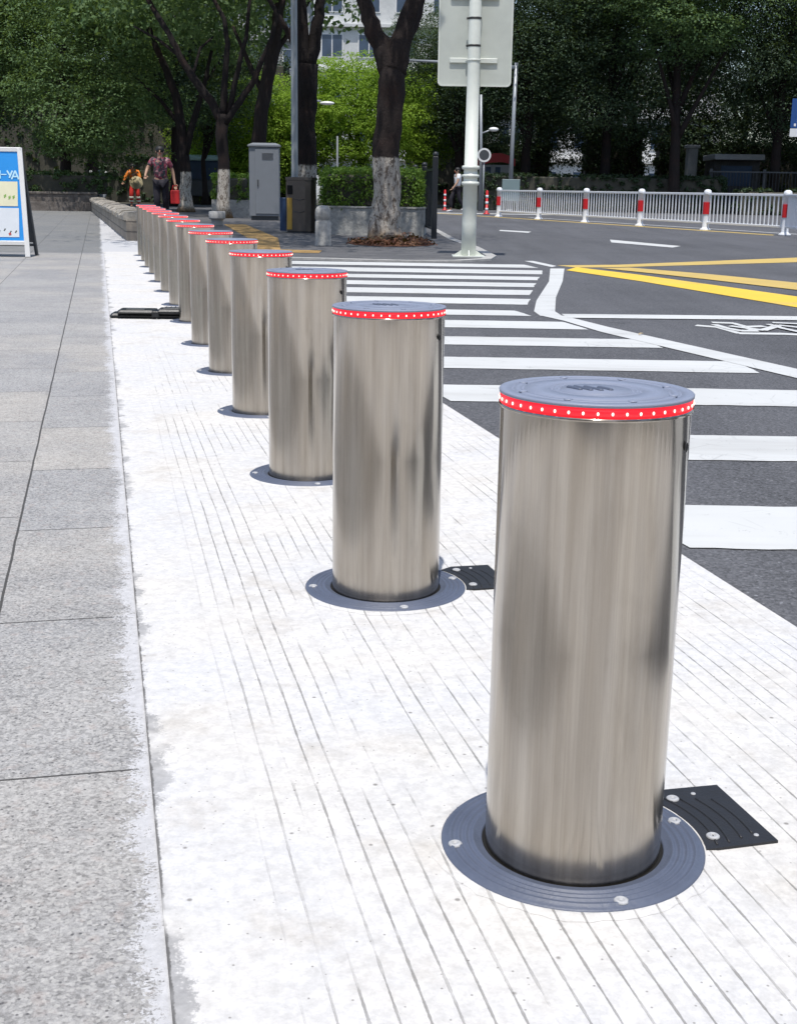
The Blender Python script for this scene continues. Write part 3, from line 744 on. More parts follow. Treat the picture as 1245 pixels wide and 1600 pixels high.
# ------------------------------------------------------------------ sign post on the footpath corner
sp = thing('sign_post', 'tall off-white ringed post carrying a rounded grey sign seen from behind', 'sign post', (.82, 16.25, .018))
m = MB(); m.lathe([(.0, 0), (.092, 0), (.090, .4), (.088, .86), (.105, .865), (.110, .885), (.105, .905), (.086, .91), (.086, .955), (.104, .96), (.109, .975), (.104, .99), (.085, .995), (.085, 1.05), (.104, 1.055), (.110, 1.075), (.104, 1.095), (.080, 1.10), (.076, 2.2), (.070, 4.6), (.02, 4.66), (.001, 4.66)], 32)
m.build('post', MT['post_paint'], sp)
m = MB(); m.box(-.20, .20, -.20, .20, -.006, .012)
for k in range(4):
    mt = Matrix.Rotation(k*math.pi/2, 4, 'Z')
    vs = [mt @ Vector(v) for v in ((.06, -.007, .012), (.19, -.007, .012), (.06, -.007, .10), (.06, .007, .012), (.19, .007, .012), (.06, .007, .10))]
    m.add(vs, [(0, 1, 2), (5, 4, 3), (0, 3, 4, 1), (1, 4, 5, 2)], False)
m.build('base_plate', MT['post_paint'], sp)
def rrect(x0, x1, z0, z1, r, n=6):
    out = []
    for cx, cz, a0 in ((x1-r, z0+r, -90), (x1-r, z1-r, 0), (x0+r, z1-r, 90), (x0+r, z0+r, 180)):
        for k in range(n+1):
            a = R(a0+90*k/n); out.append((cx+r*math.cos(a), cz+r*math.sin(a)))
    return out
def plate(m, poly, y0, y1):
    n = len(poly); vs = [(x, y0, z) for x, z in poly]+[(x, y1, z) for x, z in poly]
    m.add(vs, [tuple(range(n)), tuple(range(2*n-1, n-1, -1))]+[(i, n+i, n+(i+1) % n, (i+1) % n) for i in range(n)], False)
m = MB(); plate(m, rrect(-.415, .450, 2.05, 3.86, .045), .104, .112); pn = m.build('sign_panel', MT['sign_back'], sp)
m = MB(); o_, i_ = rrect(-.43, .465, 2.032, 3.875, .055), rrect(-.413, .448, 2.052, 3.858, .045); n = len(o_)
vs = [(x, .096, z) for x, z in o_]+[(x, .096, z) for x, z in i_]+[(x, .114, z) for x, z in o_]+[(x, .1035, z) for x, z in i_]
m.add(vs, [(i, (i+1) % n, n+(i+1) % n, n+i) for i in range(n)]+[(i, 2*n+i, 2*n+(i+1) % n, (i+1) % n) for i in range(n)]+[(n+i, n+(i+1) % n, 3*n+(i+1) % n, 3*n+i) for i in range(n)], False)
m.build('sign_rim', MT['sign_rim'], pn)
m = MB(); plate(m, rrect(-.40, .45, 2.06, 3.84, .03), .1125, .1145); m.build('sign_face', MT['sign_blue'], pn)
for z in (2.33, 3.05, 3.7):
    m = MB(); m.bbox(-.29, .29, .078, .1035, z-.028, z+.028, .006); m.build('sign_bracket', MT['sign_rim'], sp)
    m = MB(); m.lathe([(.077, -.012), (.083, -.010), (.083, .010), (.077, .012)], 24, (0, 0, z-.005)); m.build('clamp', MT['sign_rim'], sp)
for z in (2.49, 2.80):
    m = MB(); m.lathe([(.0745, -.013), (.0785, -.012), (.0785, .012), (.0745, .013)], 24, (0, 0, z)); m.build('strap', MT['dark_strap'], sp)
    m = MB(); m.bbox(-.10, -.078, -.01, .02, z-.012, z+.012, .004); m.build('buckle', MT['dark_strap'], sp)

# ------------------------------------------------------------------ roadside cabinet, litter bin, stone bollard, pot
cb = thing('utility_cabinet', 'tall light grey steel utility cabinet on the footpath beside a planter', 'cabinet', (-3.44, 32.6, .018), R(3))
m = MB(); m.bbox(-.37, .37, -.22, .22, .10, 1.76, .02); m.build('body', MT['grey_cab'], cb)
m = MB(); m.bbox(-.22, .36, -.238, -.221, .16, 1.70, .008); d_ = m.build('door', MT['grey_cab'], cb)
m = MB(); m.bbox(-.17, -.14, -.262, -.2385, .82, .98, .006); m.build('handle', MT['grey_dark'], d_)
m = MB()
for k in range(7): m.bbox(-.05, .22, -.245, -.2385, 1.45+.025*k, 1.458+.025*k, .002)
m.build('vent_louvre', MT['grey_dark'], d_)
m = MB(); m.prism([(-.40, -.26), (.40, -.26), (.40, .25), (-.40, .25)], 1.762, 1.80)
m.add([(-.40, -.26, 1.80), (.40, -.26, 1.80), (.40, .25, 1.80), (-.40, .25, 1.80), (-.28, -.12, 1.85), (.28, -.12, 1.85), (.28, .12, 1.85), (-.28, .12, 1.85)], [(0, 1, 5, 4), (1, 2, 6, 5), (2, 3, 7, 6), (3, 0, 4, 7), (4, 5, 6, 7)])
m.build('roof', MT['grey_cab'], cb)
m = MB(); m.box(-.33, .33, -.18, .18, 0, .098); m.build('plinth', MT['grey_dark'], cb)

bn = thing('litter_bin', 'bronze metal litter bin with yellow stripe in front of the whitewashed tree', 'bin', (-1.92, 24.0, .018), R(-6))
m = MB(); pr = [(-.19, -.20), (.16, -.20), (.26, -.17), (.31, -.06), (.31, .10), (.26, .19), (.16, .22), (-.19, .22)]
m.prism(pr, .03, .93); m.build('body', MT['bin'], bn)
m = MB(); m.prism([(x*1.05, y*1.05) for x, y in pr], .932, .985); m.build('lid', MT['bin'], bn)
m = MB(); m.prism([(-.20, -.13), (-.195, -.13), (-.195, .22), (-.20, .22)], .04, .92); m.build('side_panel', MT['black_metal'], bn)
m = MB(); m.bbox(-.32, -.202, -.14, .20, .03, .62, .01); m.build('blue_compartment', MT['bin_blue'], bn)
m = MB(); m.bbox(-.17, -.08, -.216, -.2005, .06, .62, .004); m.build('yellow_stripe', MT['bin_yellow'], bn)
m = MB(); m.bbox(-.17, -.07, -.210, -.2005, .68, .84, .004); m.build('mouth', MT['gap'], bn)
m = MB()
for z in (.36, .58): m.tube([(-.06, -.206, z+.03), (.05, -.207, z), (.15, -.205, z+.02)], .006, 6)
m.build('door_seam', MT['grey_dark'], bn)
m = MB(); m.prism([(x*.92, y*.92) for x, y in pr], 0, .029); m.build('foot', MT['grey_dark'], bn)

sb = thing('stone_bollard', 'short grey granite bollard with a grooved neck at the corner of the planter', 'bollard', (-1.14, 18.6, .018))
m = MB(); m.lathe([(.001, 0), (.118, 0), (.118, .012), (.112, .02), (.112, .335), (.105, .345), (.105, .372), (.113, .382), (.113, .47), (.105, .51), (.08, .545), (.04, .56), (.001, .563)], 28)
m.build('shaft', MT['granite'], sb)
pt = thing('stone_pedestal', 'round pale stone pedestal beside the yellow tactile paving', 'pedestal', (-3.84, 27.0, .018))
m = MB(); m.lathe([(.001, 0), (.12, 0), (.125, .04), (.12, .12), (.14, .14), (.168, .15), (.172, .17), (.172, .285), (.16, .30), (.001, .302)], 28)
m.build('drum', MT['kerb'], pt)

# ------------------------------------------------------------------ foliage
def leaves(mats, clumps, size, seed, up_bias=.5, shell=.5):
    """clumps: (cx,cy,cz, rx,ry,rz, count). Leaf-sized folded faces filling each clump."""
    rs = np.random.RandomState(seed); P = []; T = []
    for cx, cy, cz, rx, ry, rz, cnt in clumps:
        d = rs.normal(size=(cnt, 3)); d /= np.linalg.norm(d, axis=1)[:, None]
        rad = rs.uniform(0, 1, cnt)**(1/3.0); rad = shell*(.75+.3*rad)+(1-shell)*rad
        lump = 1+.22*np.sin(d[:, 0]*5+cx*3)+.18*np.sin(d[:, 2]*6+cy*2)
        pos = np.array([cx, cy, cz])+d*(rad*lump)[:, None]*np.array([rx, ry, rz])
        nr = d*.6+np.array([0, 0, up_bias])+rs.normal(size=(cnt, 3))*.45; nr /= np.linalg.norm(nr, axis=1)[:, None]
        P.append(np.concatenate([pos, nr], 1)); T.append(rs.uniform(0, 1, cnt))
    P = np.concatenate(P); T = np.concatenate(T); n = len(P)
    nr = P[:, 3:]; rv = rs.normal(size=(n, 3)); a = np.cross(nr, rv); a /= np.linalg.norm(a, axis=1)[:, None]; b = np.cross(nr, a)
    L = size*rs.uniform(.6, 1.3, n)[:, None]; Wd = L*.30
    p = P[:, :3]; tip = p+a*L-nr*L*.25; mid = p+a*L*.45
    V = np.stack([p, mid+b*Wd, tip, mid-b*Wd], 1).reshape(-1, 3)
    me = bpy.data.meshes.new('crown'); me.vertices.add(4*n); me.vertices.foreach_set('co', V.astype(np.float32).ravel())
    me.loops.add(4*n); me.loops.foreach_set('vertex_index', np.arange(4*n, dtype=np.int32))
    me.polygons.add(n); me.polygons.foreach_set('loop_start', np.arange(0, 4*n, 4, dtype=np.int32)); me.polygons.foreach_set('loop_total', np.full(n, 4, dtype=np.int32))
    me.materials.append(mats); me.update(calc_edges=True)
    at = me.attributes.new('leaf_tint', 'FLOAT', 'FACE'); at.data.foreach_set('value', T.astype(np.float32))
    me.validate(); return me

def crown_clumps(seed, c, r, n, cr=(.28, .45), dens=170, low=-.9):
    rs = random.Random(seed); out = []
    tries = 0
    while len(out) < n and tries < 4000:
        tries += 1
        d = Vector((rs.gauss(0, 1), rs.gauss(0, 1), rs.gauss(0, 1))).normalized()
        if d.z < low: continue
        k = rs.uniform(.35, .95)
        p = (c[0]+d.x*r[0]*k, c[1]+d.y*r[1]*k, c[2]+d.z*r[2]*k); q = rs.uniform(*cr)*min(r)
        if any((p[0]-o[0])**2+(p[1]-o[1])**2+(p[2]-o[2])**2 < (.5*(q+o[3]))**2 for o in out): continue
        out.append((p[0], p[1], p[2], q*1.3, q*1.3, q*.68, int(dens*(.6+.8*rs.random()))))
    return out

def tree(name, label, loc, limbs, clumps, bark, leaf, size, seed, group=None, crown=None, cat='tree', nring=12):
    t = thing(name, label, cat, loc, 0, group); rg = random.Random(seed)
    m = MB()
    for pts, ra, rb in limbs:
        # subdivide the limb into short pieces with a little wander
        P = [Vector(p) for p in pts]; out = []; rad = []
        tot = len(P)-1
        for i in range(tot):
            for k in range(3):
                f = k/3; q = P[i].lerp(P[i+1], f)
                if i or k: q = q+Vector((rg.gauss(0, 1), rg.gauss(0, 1), 0))*ra*.08
                out.append(q); rad.append(ra+(rb-ra)*(i+f)/tot)
        out.append(P[-1]); rad.append(rb)
        if out[0].z < .05:                                           # root flare
            for i, q in enumerate(out):
                rad[i] *= 1+.55*math.exp(-max(q.z, 0)/.16)
        m.tube(out, rad, nring, .07, rg)
    m.build('trunk', bark, t)
    if crown is not None:
        o = bpy.data.objects.new('crown', crown); COL.objects.link(o); o.parent = t
    elif clumps:
        o = bpy.data.objects.new('crown', leaves(leaf, clumps, size, seed)); COL.objects.link(o); o.parent = t
    return t

# --- the near forked tree on the corner
def rel(base, pts): return [(p[0]-base[0], (p[2] if len(p) > 2 else 0), p[1]) for p in pts]
b = (-.27, 19.8)
L1 = [(rel(b, [(-.27, 0), (-.29, .35), (-.27, .68), (-.25, 1.29), (-.23, 1.88), (-.2, 2.34), (-.18, 2.58)]), .215, .185),
      (rel(b, [(-.22, 2.45), (-.34, 2.78), (-.47, 3.04), (-.57, 3.31), (-.72, 3.7), (-1.3, 4.8, .3), (-2.0, 6.0, .4)]), .165, .06),
      (rel(b, [(-.16, 2.45), (-.11, 2.74), (-.03, 3.05), (.04, 3.32), (.14, 3.75), (.5, 5.0, -.4), (1.0, 6.2, -.8)]), .185, .07),
      (rel(b, [(.02, 3.0), (.14, 3.2, .1), (.24, 3.55, .2), (.9, 4.9, 1.0)]), .09, .03),
      (rel(b, [(-.8, 3.9), (-.4, 5.0, 1.2), (.0, 6.2, 2.0)]), .09, .03)]
cl = crown_clumps(11, (-1.7, -.4, 6.8), (2.9, 4.2, 2.3), 40, (.34, .5), 200, -.5)
tree('street_tree', 'near forked street tree with patchy whitewash on its trunk, standing in a red mulch pit', (b[0], b[1], .02), L1, cl, MT['bark_w'], MT['leaf_mid'], .17, 3, nring=18)
lit_ = bpy.data.objects.new('leaf_litter', leaves(MT['litter'], [(-.16+.42*math.cos(a_), 19.62+.62*math.sin(a_), .05, .26, .28, .05, 130) for a_ in np.linspace(0, 6.0, 8)]+[(-.05, 19.5, .08, .4, .35, .09, 300)], .07, 91, .8, .2)); COL.objects.link(lit_)
tag(lit_, 'scatter of red brown fallen leaves heaped round the foot of the forked tree', 'leaf litter', kind='stuff')
# --- whitewashed tree behind the bin
b = (-1.9, 25.6)
L2 = [(rel(b, [(-1.9, 0), (-1.91, 1.16), (-1.92, 1.93), (-1.9, 2.52), (-1.88, 3.1)]), .20, .21),
      (rel(b, [(-1.93, 3.0), (-1.97, 3.66), (-2.0, 4.3), (-2.3, 5.6, .3), (-2.8, 7, .5)]), .14, .05),
      (rel(b, [(-1.85, 3.0), (-1.72, 3.55), (-1.65, 3.95), (-1.6, 4.4), (-1.2, 6, -.3), (-.8, 7.2, -.4)]), .135, .05),
      (rel(b, [(-1.98, 3.1), (-2.17, 3.55), (-2.45, 4.0), (-3.2, 5.2, .6)]), .07, .03)]
cl = crown_clumps(12, (-1.2, -.4, 7.2), (2.9, 3.2, 2.2), 32, (.34, .5), 170, -.5)
tree('street_tree', 'straight dark street tree rising behind the bronze litter bin', (b[0], b[1], .018), L2, cl, MT['bark_w2'], MT['leaf_mid'], .18, 4)
# --- many-limbed tree by the stone pedestal
b = (-4.66, 34)
L3 = [(rel(b, [(-4.66, 0), (-4.64, 1.08), (-4.66, 1.71), (-4.67, 2.27), (-4.66, 2.58)]), .155, .15),
      (rel(b, [(-4.66, 2.4), (-4.94, 2.89), (-5.41, 3.5), (-5.72, 4.03), (-5.95, 4.48), (-6.5, 5.3, .3), (-7.2, 6.4, .5)]), .12, .05),
      (rel(b, [(-4.65, 2.5), (-4.57, 3.36), (-4.49, 4.28), (-4.57, 4.88), (-5.0, 5.6, .3)]), .10, .04),
      (rel(b, [(-4.6, 2.35), (-4.2, 2.9), (-3.79, 3.52), (-3.4, 4.4), (-3.0, 5.6)]), .10, .04),
      (rel(b, [(-4.5, 2.6), (-4.24, 3.67), (-4.02, 4.44), (-3.9, 5.5)]), .08, .04),
      (rel(b, [(-5.4, 3.5), (-5.2, 4.2, .2), (-4.9, 4.5, .4)]), .045, .02), (rel(b, [(-5.6, 3.9), (-6.3, 4.4, .2), (-6.9, 4.7, .3)]), .05, .02)]
cl = crown_clumps(13, (-.3, 1.4, 6.9), (3.6, 3.6, 2.3), 36, (.34, .5), 190, -.6)
tree('street_tree', 'many-limbed dark street tree with spreading boughs behind the stone pedestal', (b[0], b[1], .018), L3, cl, MT['bark_w2'], MT['leaf_mid'], .19, 5)
b = (-4.3, 38)
L4 = [(rel(b, [(-4.32, 0), (-4.27, .86), (-4.18, 2.05), (-4.0, 3.33), (-3.78, 4.36), (-3.62, 5.22), (-3.5, 6.2), (-3.4, 7.4)]), .25, .12),
      (rel(b, [(-4.0, 3.3), (-4.5, 4.3, .2), (-4.9, 5.2, .3)]), .09, .04), (rel(b, [(-3.8, 4.3), (-3.2, 5.2, .2), (-2.6, 6.2, .4)]), .09, .04)]
cl = crown_clumps(14, (.4, .5, 7.6), (3.6, 3.6, 2.6), 34, (.34, .5), 200, -.7)
tree('street_tree', 'leaning dark street tree rising behind the grey utility cabinet', (b[0], b[1], .018), L4, cl, MT['bark'], MT['leaf_mid'], .2, 6)
b = (-6.8, 41)
L5 = [(rel(b, [(-6.8, 0), (-6.81, .63), (-6.79, 1.4), (-6.86, 2.54), (-7.03, 3.48), (-7.3, 4.2), (-7.8, 5.4)]), .21, .09),
      (rel(b, [(-6.8, 1.7), (-6.45, 2.93), (-6.18, 3.68), (-5.9, 4.8)]), .12, .05), (rel(b, [(-6.85, 2.5), (-7.5, 3.3, .2), (-8.3, 4.0, .3)]), .08, .03)]
cl = crown_clumps(15, (-.3, .6, 6.4), (3.2, 3.2, 2.5), 38, (.34, .5), 240, -.8)
tree('street_tree', 'whitewashed street tree just right of the walker in the printed blouse', (b[0], b[1], .018), L5, cl, MT['bark_w2'], MT['leaf_mid'], .2, 7)

# --- generic crowns shared by the farther trees
def std_limbs(seed, h, r, spread):
    rs = random.Random(seed)
    out = [([(0, 0, 0), (rs.uniform(-.1, .1), 0, h*.3), (rs.uniform(-.3, .3), rs.uniform(-.2, .2), h*.6), (rs.uniform(-.4, .4), 0, h)], r, r*.35)]
    for k in range(6):
        a = rs.uniform(0, 6.28); z0 = h*rs.uniform(.28, .6); e = spread*rs.uniform(.5, .9)
        out.append(([(0, 0, z0), (math.cos(a)*e*.4, math.sin(a)*e*.4, z0+h*.14), (math.cos(a)*e, math.sin(a)*e, z0+h*.34)], r*.5, r*.15))
    return out
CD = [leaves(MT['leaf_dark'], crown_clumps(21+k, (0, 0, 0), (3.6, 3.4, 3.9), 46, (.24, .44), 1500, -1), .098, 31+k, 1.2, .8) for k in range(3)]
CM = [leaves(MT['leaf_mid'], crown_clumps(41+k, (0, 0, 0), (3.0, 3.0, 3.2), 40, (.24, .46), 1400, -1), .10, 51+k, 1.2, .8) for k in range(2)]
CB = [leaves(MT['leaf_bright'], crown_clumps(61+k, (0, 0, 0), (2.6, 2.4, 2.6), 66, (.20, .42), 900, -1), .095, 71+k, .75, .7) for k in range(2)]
def far_tree(label, x, y, zc, sc, crown, seed, group, h=None, r=.22, bark='bark', dx=0):
    h = h or zc+1.0
    t = tree('tree', label, (x, y, 0), std_limbs(seed, h, r, 2.2*sc), None, MT[bark], None, 0, seed, group)
    o = bpy.data.objects.new('crown', crown); COL.objects.link(o); o.parent = t
    o.location = (dx, 0, zc); o.scale = (sc, sc, sc*(.95+.1*((seed*7) % 3))); o.rotation_euler = (0, 0, seed*1.7)
    return t
G1 = 'leafy trees behind the left stone wall'
far_tree('leafy tree behind the wall, outermost at the left edge above the sandwich board', -15.8, 47.5, 7.4, 1.05, CD[0], 101, G1)
far_tree('dark leafy tree behind the brown wall, second from the left edge', -12.0, 51.0, 8.4, 1.15, CD[1], 102, G1)
far_tree('mid green tree with a low overhanging crown left of the worker in orange', -11.0, 42.6, 4.1, .88, CM[0], 103, G1, dx=.9)
far_tree('tall dark tree behind the low crown, left of the spreading boughs', -9.4, 54.0, 7.8, 1.1, CD[2], 104, G1)
far_tree('lower leafy tree close behind the stepped wall, above the hedge', -13.9, 44.2, 6.2, .95, CM[1], 105, G1, r=.17)
far_tree('slender mid green tree behind the worker in orange, between the dark trunks', -8.9, 59.0, 5.4, .9, CM[1], 108, G1, r=.13)
far_tree('dark tree far behind the wall, in the deep shade above the hedge', -18.5, 53.0, 8.0, 1.3, CD[1], 106, G1)
G2 = 'bright sunlit trees in the middle distance'
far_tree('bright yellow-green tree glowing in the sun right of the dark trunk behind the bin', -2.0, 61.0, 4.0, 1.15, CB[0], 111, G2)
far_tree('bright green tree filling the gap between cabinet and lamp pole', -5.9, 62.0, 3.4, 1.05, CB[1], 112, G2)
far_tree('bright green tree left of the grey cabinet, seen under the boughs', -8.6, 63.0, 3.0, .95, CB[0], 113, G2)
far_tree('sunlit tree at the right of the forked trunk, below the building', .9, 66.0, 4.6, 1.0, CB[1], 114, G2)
G3 = 'dark shady trees across the road'
rt_ = [(2.6, 62, 6.2, .95, 0), (5.6, 60, 7.4, 1.1, 1), (8.9, 58.5, 7.8, 1.1, 2), (11.6, 56.5, 9.6, 1.25, 3), (16.2, 58, 7.6, 1.1, 1), (20.0, 60, 7.4, 1.2, 2),
       (4.0, 70, 6.0, 1.2, 2), (7.4, 73, 7.4, 1.3, 0), (12.4, 72, 8.2, 1.4, 1), (18.0, 71, 6.6, 1.35, 0), (23.5, 69, 6.6, 1.4, 2), (26.5, 60, 7, 1.3, 1)]
rl = ['dark tree directly behind the tall sign post', 'dark tree behind the mast arm pole at the start of the white barrier', 'whitewashed dark tree standing behind the third barrier post', 'dark overhanging tree in the middle of the right bank of trees',
      'dark tree left of the blue road sign, over the flat-roofed gatehouse', 'dark tree behind the blue road sign at the right edge', 'second-row dark tree behind the red arched kiosk', 'second-row dark tree seen through the gap with pale light',
      'tall second-row dark tree with pale light at both sides of its trunk', 'second-row dark tree deep behind the gatehouse roof', 'second-row dark tree behind the right edge sign', 'outermost dark tree just beyond the right edge']
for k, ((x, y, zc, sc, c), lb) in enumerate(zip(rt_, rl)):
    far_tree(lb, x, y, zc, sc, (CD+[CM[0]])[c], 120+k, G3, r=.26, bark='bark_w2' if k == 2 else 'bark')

G4 = 'street trees behind the viewpoint'  # unseen trees, added so the bollard steel has something to reflect
for k, (x, y, zc, sc, c) in enumerate(((5.7, -6.0, 5.4, .8, 0), (1.4, -12.0, 5.6, .9, 1), (-5.0, -10.0, 5.4, .85, 0), (12.0, -3.0, 5.8, 1.0, 1), (21.0, 4.0, 6.4, 1.1, 0), (22.0, 13.0, 6.4, 1.1, 1))):
    far_tree(['street tree on the opposite corner behind the viewpoint', 'street tree farther back along the plaza edge', 'plaza tree behind the viewpoint at left', 'street tree on the far side behind the viewpoint', 'street tree across the road at right, outside the picture', 'street tree across the road at right, next to the barrier end'][k], x, y, zc, sc, CM[c], 140+k, G4, r=.28)
# hedges -------------------------------------------------------------
def hedge(name, label, x0, x1, y0, y1, z0, z1, loc, rz, leaf, size, dens, seed, group=None):
    t = thing(name, label, 'hedge', loc, rz, group); rs = np.random.RandomState(seed)
    m = MB(); b_ = .06; m.bbox(x0+b_, x1-b_, y0+b_, y1-b_, z0, z1-b_, .05); m.build('stems', MT['ground'], t)
    cl = []; area = 2*(x1-x0+y1-y0)*(z1-z0)+(x1-x0)*(y1-y0); n = int(area*dens/40)
    for _ in range(n):
        f = rs.rand(); a = (x1-x0)*(z1-z0)*2; b2 = (y1-y0)*(z1-z0)*2; c = (x1-x0)*(y1-y0); u = rs.rand()*(a+b2+c)
        x, y, z = rs.uniform(x0, x1), rs.uniform(y0, y1), rs.uniform(z0, z1)
        if u < a: y = y0 if f < .6 else y1
        elif u < a+b2: x = x0 if f < .5 else x1
        else: z = z1
        cl.append((x, y, z, .10, .10, .09, 40))
    o = bpy.data.objects.new('foliage', leaves(leaf, cl, size, seed, .6, .2)); COL.objects.link(o); o.parent = t
    return t
pr_ = thing('planter', 'rough grey granite planter box holding the clipped hedge behind the forked tree', 'planter', (-.57, 23.4, .018), R(-2))
m = MB()
pp = [(-.72, -.28), (.94, -.36), (.96, 1.5), (-.95, 1.5), (-.95, .0), (-.90, -.16)]
m.prism(pp, 0, .47); m.build('stone_box', MT['granite'], pr_)
m = MB(); m.prism([(x*1.02, y*1.02 if y > 0 else y*1.06) for x, y in pp], .472, .50); m.build('rim', MT['granite'], pr_)
hedge('clipped_hedge', 'clipped green box hedge growing in the granite planter behind the forked tree', -.86, .84, -.22, 1.4, .0, .60, (-.57, 23.4, .52), R(-2), MT['leaf_hedge'], .045, 2600, 81)
p2 = thing('planter', 'grey stone planter holding a hedge beside the grey cabinet', 'planter', (-4.55, 35.0, .018), R(4))
m = MB(); m.prism([(-.55, -.2), (.5, -.2), (.5, 2.2), (-.55, 2.2)], 0, .46); m.build('stone_box', MT['granite'], p2)
hedge('clipped_hedge', 'clipped hedge in the stone planter beside the grey cabinet', -.5, .45, -.16, 2.1, 0, .62, (-4.55, 35.0, .48), R(4), MT['leaf_hedge'], .06, 700, 82)
hedge('boundary_hedge', 'dark low hedge along the top of the brown stone wall at left', -7.5, 1.6, 0, .9, 0, .62, (-10.9, 41.4, .52), R(12), MT['leaf_mid'], .08, 420, 83)
hedge('boundary_hedge', 'tall dark thicket in the shade behind the walkers and the minibus', -16, 5.4, 0, 1.5, 0, 6.5, (-11.0, 64.0, 0), R(0), MT['leaf_dark'], .15, 110, 88)
hedge('boundary_hedge', 'long dark hedge across the road behind the white barrier', -2.2, 9.2, 0, 1.2, 0, 1.5, (4.6, 57.0, 0), R(-2), MT['leaf_dark'], .10, 420, 84)
hedge('boundary_hedge', 'tall dark thicket closing the gaps below the second row of trees', -4.0, 4.2, 0, 1.5, 0, 3.4, (4.2, 76.0, 0), R(-2), MT['leaf_dark'], .16, 130, 86)
hedge('boundary_hedge', 'dark thicket between the two pale gaps behind the middle of the barrier', 10.5, 13.9, 0, 1.5, 0, 4.6, (0, 77.0, 0), 0, MT['leaf_dark'], .16, 130, 89)
hedge('boundary_hedge', 'dark thicket right of the second pale gap, left of the gatehouse', 14.9, 17.5, 0, 1.5, 0, 4.6, (0, 77.5, 0), 0, MT['leaf_dark'], .16, 130, 90)
hedge('boundary_hedge', 'tall dark thicket behind the gatehouse under the trees at right', 0, 14, 0, 1.5, 0, 3.6, (16.6, 75.0, 0), R(-2), MT['leaf_dark'], .16, 130, 87)
hedge('boundary_hedge', 'dark hedge at the right behind the barrier in front of the gatehouse', 0, 9.5, 0, 1.0, 0, 1.0, (14.0, 55.0, 0), R(-4), MT['leaf_dark'], .12, 240, 85)

# ------------------------------------------------------------------ stone walls at left
sw = thing('stone_wall', 'low rubble stone wall with rounded coping running away beside the bollards', 'wall', (-3.95, 19.6, .004), math.atan2(6.45, 24.6))
Lw = 25.4
m = MB(); m.box(-.20, .16, 0, Lw, 0, .30); m.build('wall_body', MT['rubble'], sw)
m = MB(); rg = random.Random(5); y = 0
while y < Lw:
    L_ = rg.uniform(.5, .8); h_ = rg.uniform(.10, .14)
    prof = [(-.25, .302), (-.26, .302+h_*.5), (-.20, .302+h_*.9), (-.03, .302+h_), (.14, .302+h_*.9), (.20, .302+h_*.5), (.19, .302)]
    n = len(prof); jx = [rg.uniform(-.012, .012) for _ in range(2*n)]
    vs = [(x+jx[i], y+.012, z) for i, (x, z) in enumerate(prof)]+[(x+jx[n+i], y+L_-.012, z) for i, (x, z) in enumerate(prof)]
    m.add(vs, [tuple(range(n)), tuple(range(2*n-1, n-1, -1))]+[(i, n+i, n+(i+1) % n, (i+1) % n) for i in range(n)], False); y += L_
m.build('coping', MT['coping'], sw)
bw = thing('stepped_wall', 'two-step brown stone wall below the hedge behind the sandwich board', 'wall', (-10.2, 41.0, .004), math.atan2(1.67, 1.73)*.28)
m = MB(); m.box(-9, .6, -.5, .0, 0, .27); m.build('lower_step', MT['brown_stone'], bw)
m = MB(); m.box(-9, .6, .003, .5, 0, .50); m.build('upper_step', MT['brown_stone'], bw)
m = MB(); m.bbox(-9.03, .63, -.03, .52, .502, .57, .015); m.build('coping', MT['brown_stone'], bw)
wp = thing('metal_post', 'thin grey metal post standing at the far end of the stone wall', 'post', (-10.3, 44.7, 0))
m = MB(); m.tube([(0, 0, 0), (0, 0, 1.25)], .04, 10); m.ball((0, 0, 1.27), .055); m.build('shaft', MT['grey_pole'], wp)

# ------------------------------------------------------------------ dark fence by the kerb
fn = thing('metal_fence', 'dark metal fence panel on the kerb between hedge and road', 'fence', (.52, 22.0, .018), math.atan2(.29, 5.3))
for y in (0, 2.6, 5.2):
    m = MB(); m.bbox(-.045, .045, y-.045, y+.045, 0, 1.34 if y == 0 else 1.22, .008); m.ball((0, y, 1.37 if y == 0 else 1.25), .05); m.build('post', MT['black_metal'], fn)
m = MB()
for z in (.16, 1.14): m.box(-.018, .018, .05, 2.55, z-.02, z+.02); m.box(-.018, .018, 2.65, 5.15, z-.02, z+.02)
m.build('rail', MT['black_metal'], fn)
m = MB()
for k in range(40):
    y = .15+k*.128
    if abs(y-2.6) > .06: m.box(-.010, .010, y-.010, y+.010, .181, 1.119)
m.build('bars', MT['black_metal'], fn)

# ------------------------------------------------------------------ white road barrier
A, B = Vector((8.0, 27.4, 0)), Vector((3.07, 42.2, 0)); d = (B-A)/5; dn = d.normalized(); L_ = d.length
rb = thing('road_barrier', 'white railing barrier with red banded posts along the middle of the road', 'barrier', tuple(A), math.atan2(-dn.x, dn.y))
def bpost(y):
    m = MB(); m.lathe([(.001, 0), (.13, 0), (.13, .03), (.085, .06), (.074, .08), (.074, .80), (.084, .805), (.090, .83), (.090, .865), (.078, .90), (.045, .925), (.001, .93)], 18, (0, y, 0))
    p = m.build('post', MT['rail_white'], rb)
    m = MB(); m.lathe([(.0745, .37), (.086, .371), (.086, .639), (.0745, .64)], 18, (0, y, 0), None, False); m.build('red_band', MT['rail_red'], p)
def bpanel(y0, y1, mt=None):
    m = MB(); I = mt or Matrix.Identity(4)
    m.bbox(-.022, .022, y0+.05, y1-.05, .80, .85, .008, I); m.bbox(-.022, .022, y0+.05, y1-.05, .16, .205, .008, I)
    n = 20
    for k in range(1, n):
        y = y0+(y1-y0)*k/n; m.box(-.011, .011, y-.013, y+.013, .204, .801, I)
    m.build('railing_panel', MT['rail_white'], rb)
for k in range(6): bpost(k*L_)
for k in range(5): bpanel(k*L_, (k+1)*L_)
bpanel(-2.9, 0, Matrix.Rotation(R(-24), 4, 'Z'))
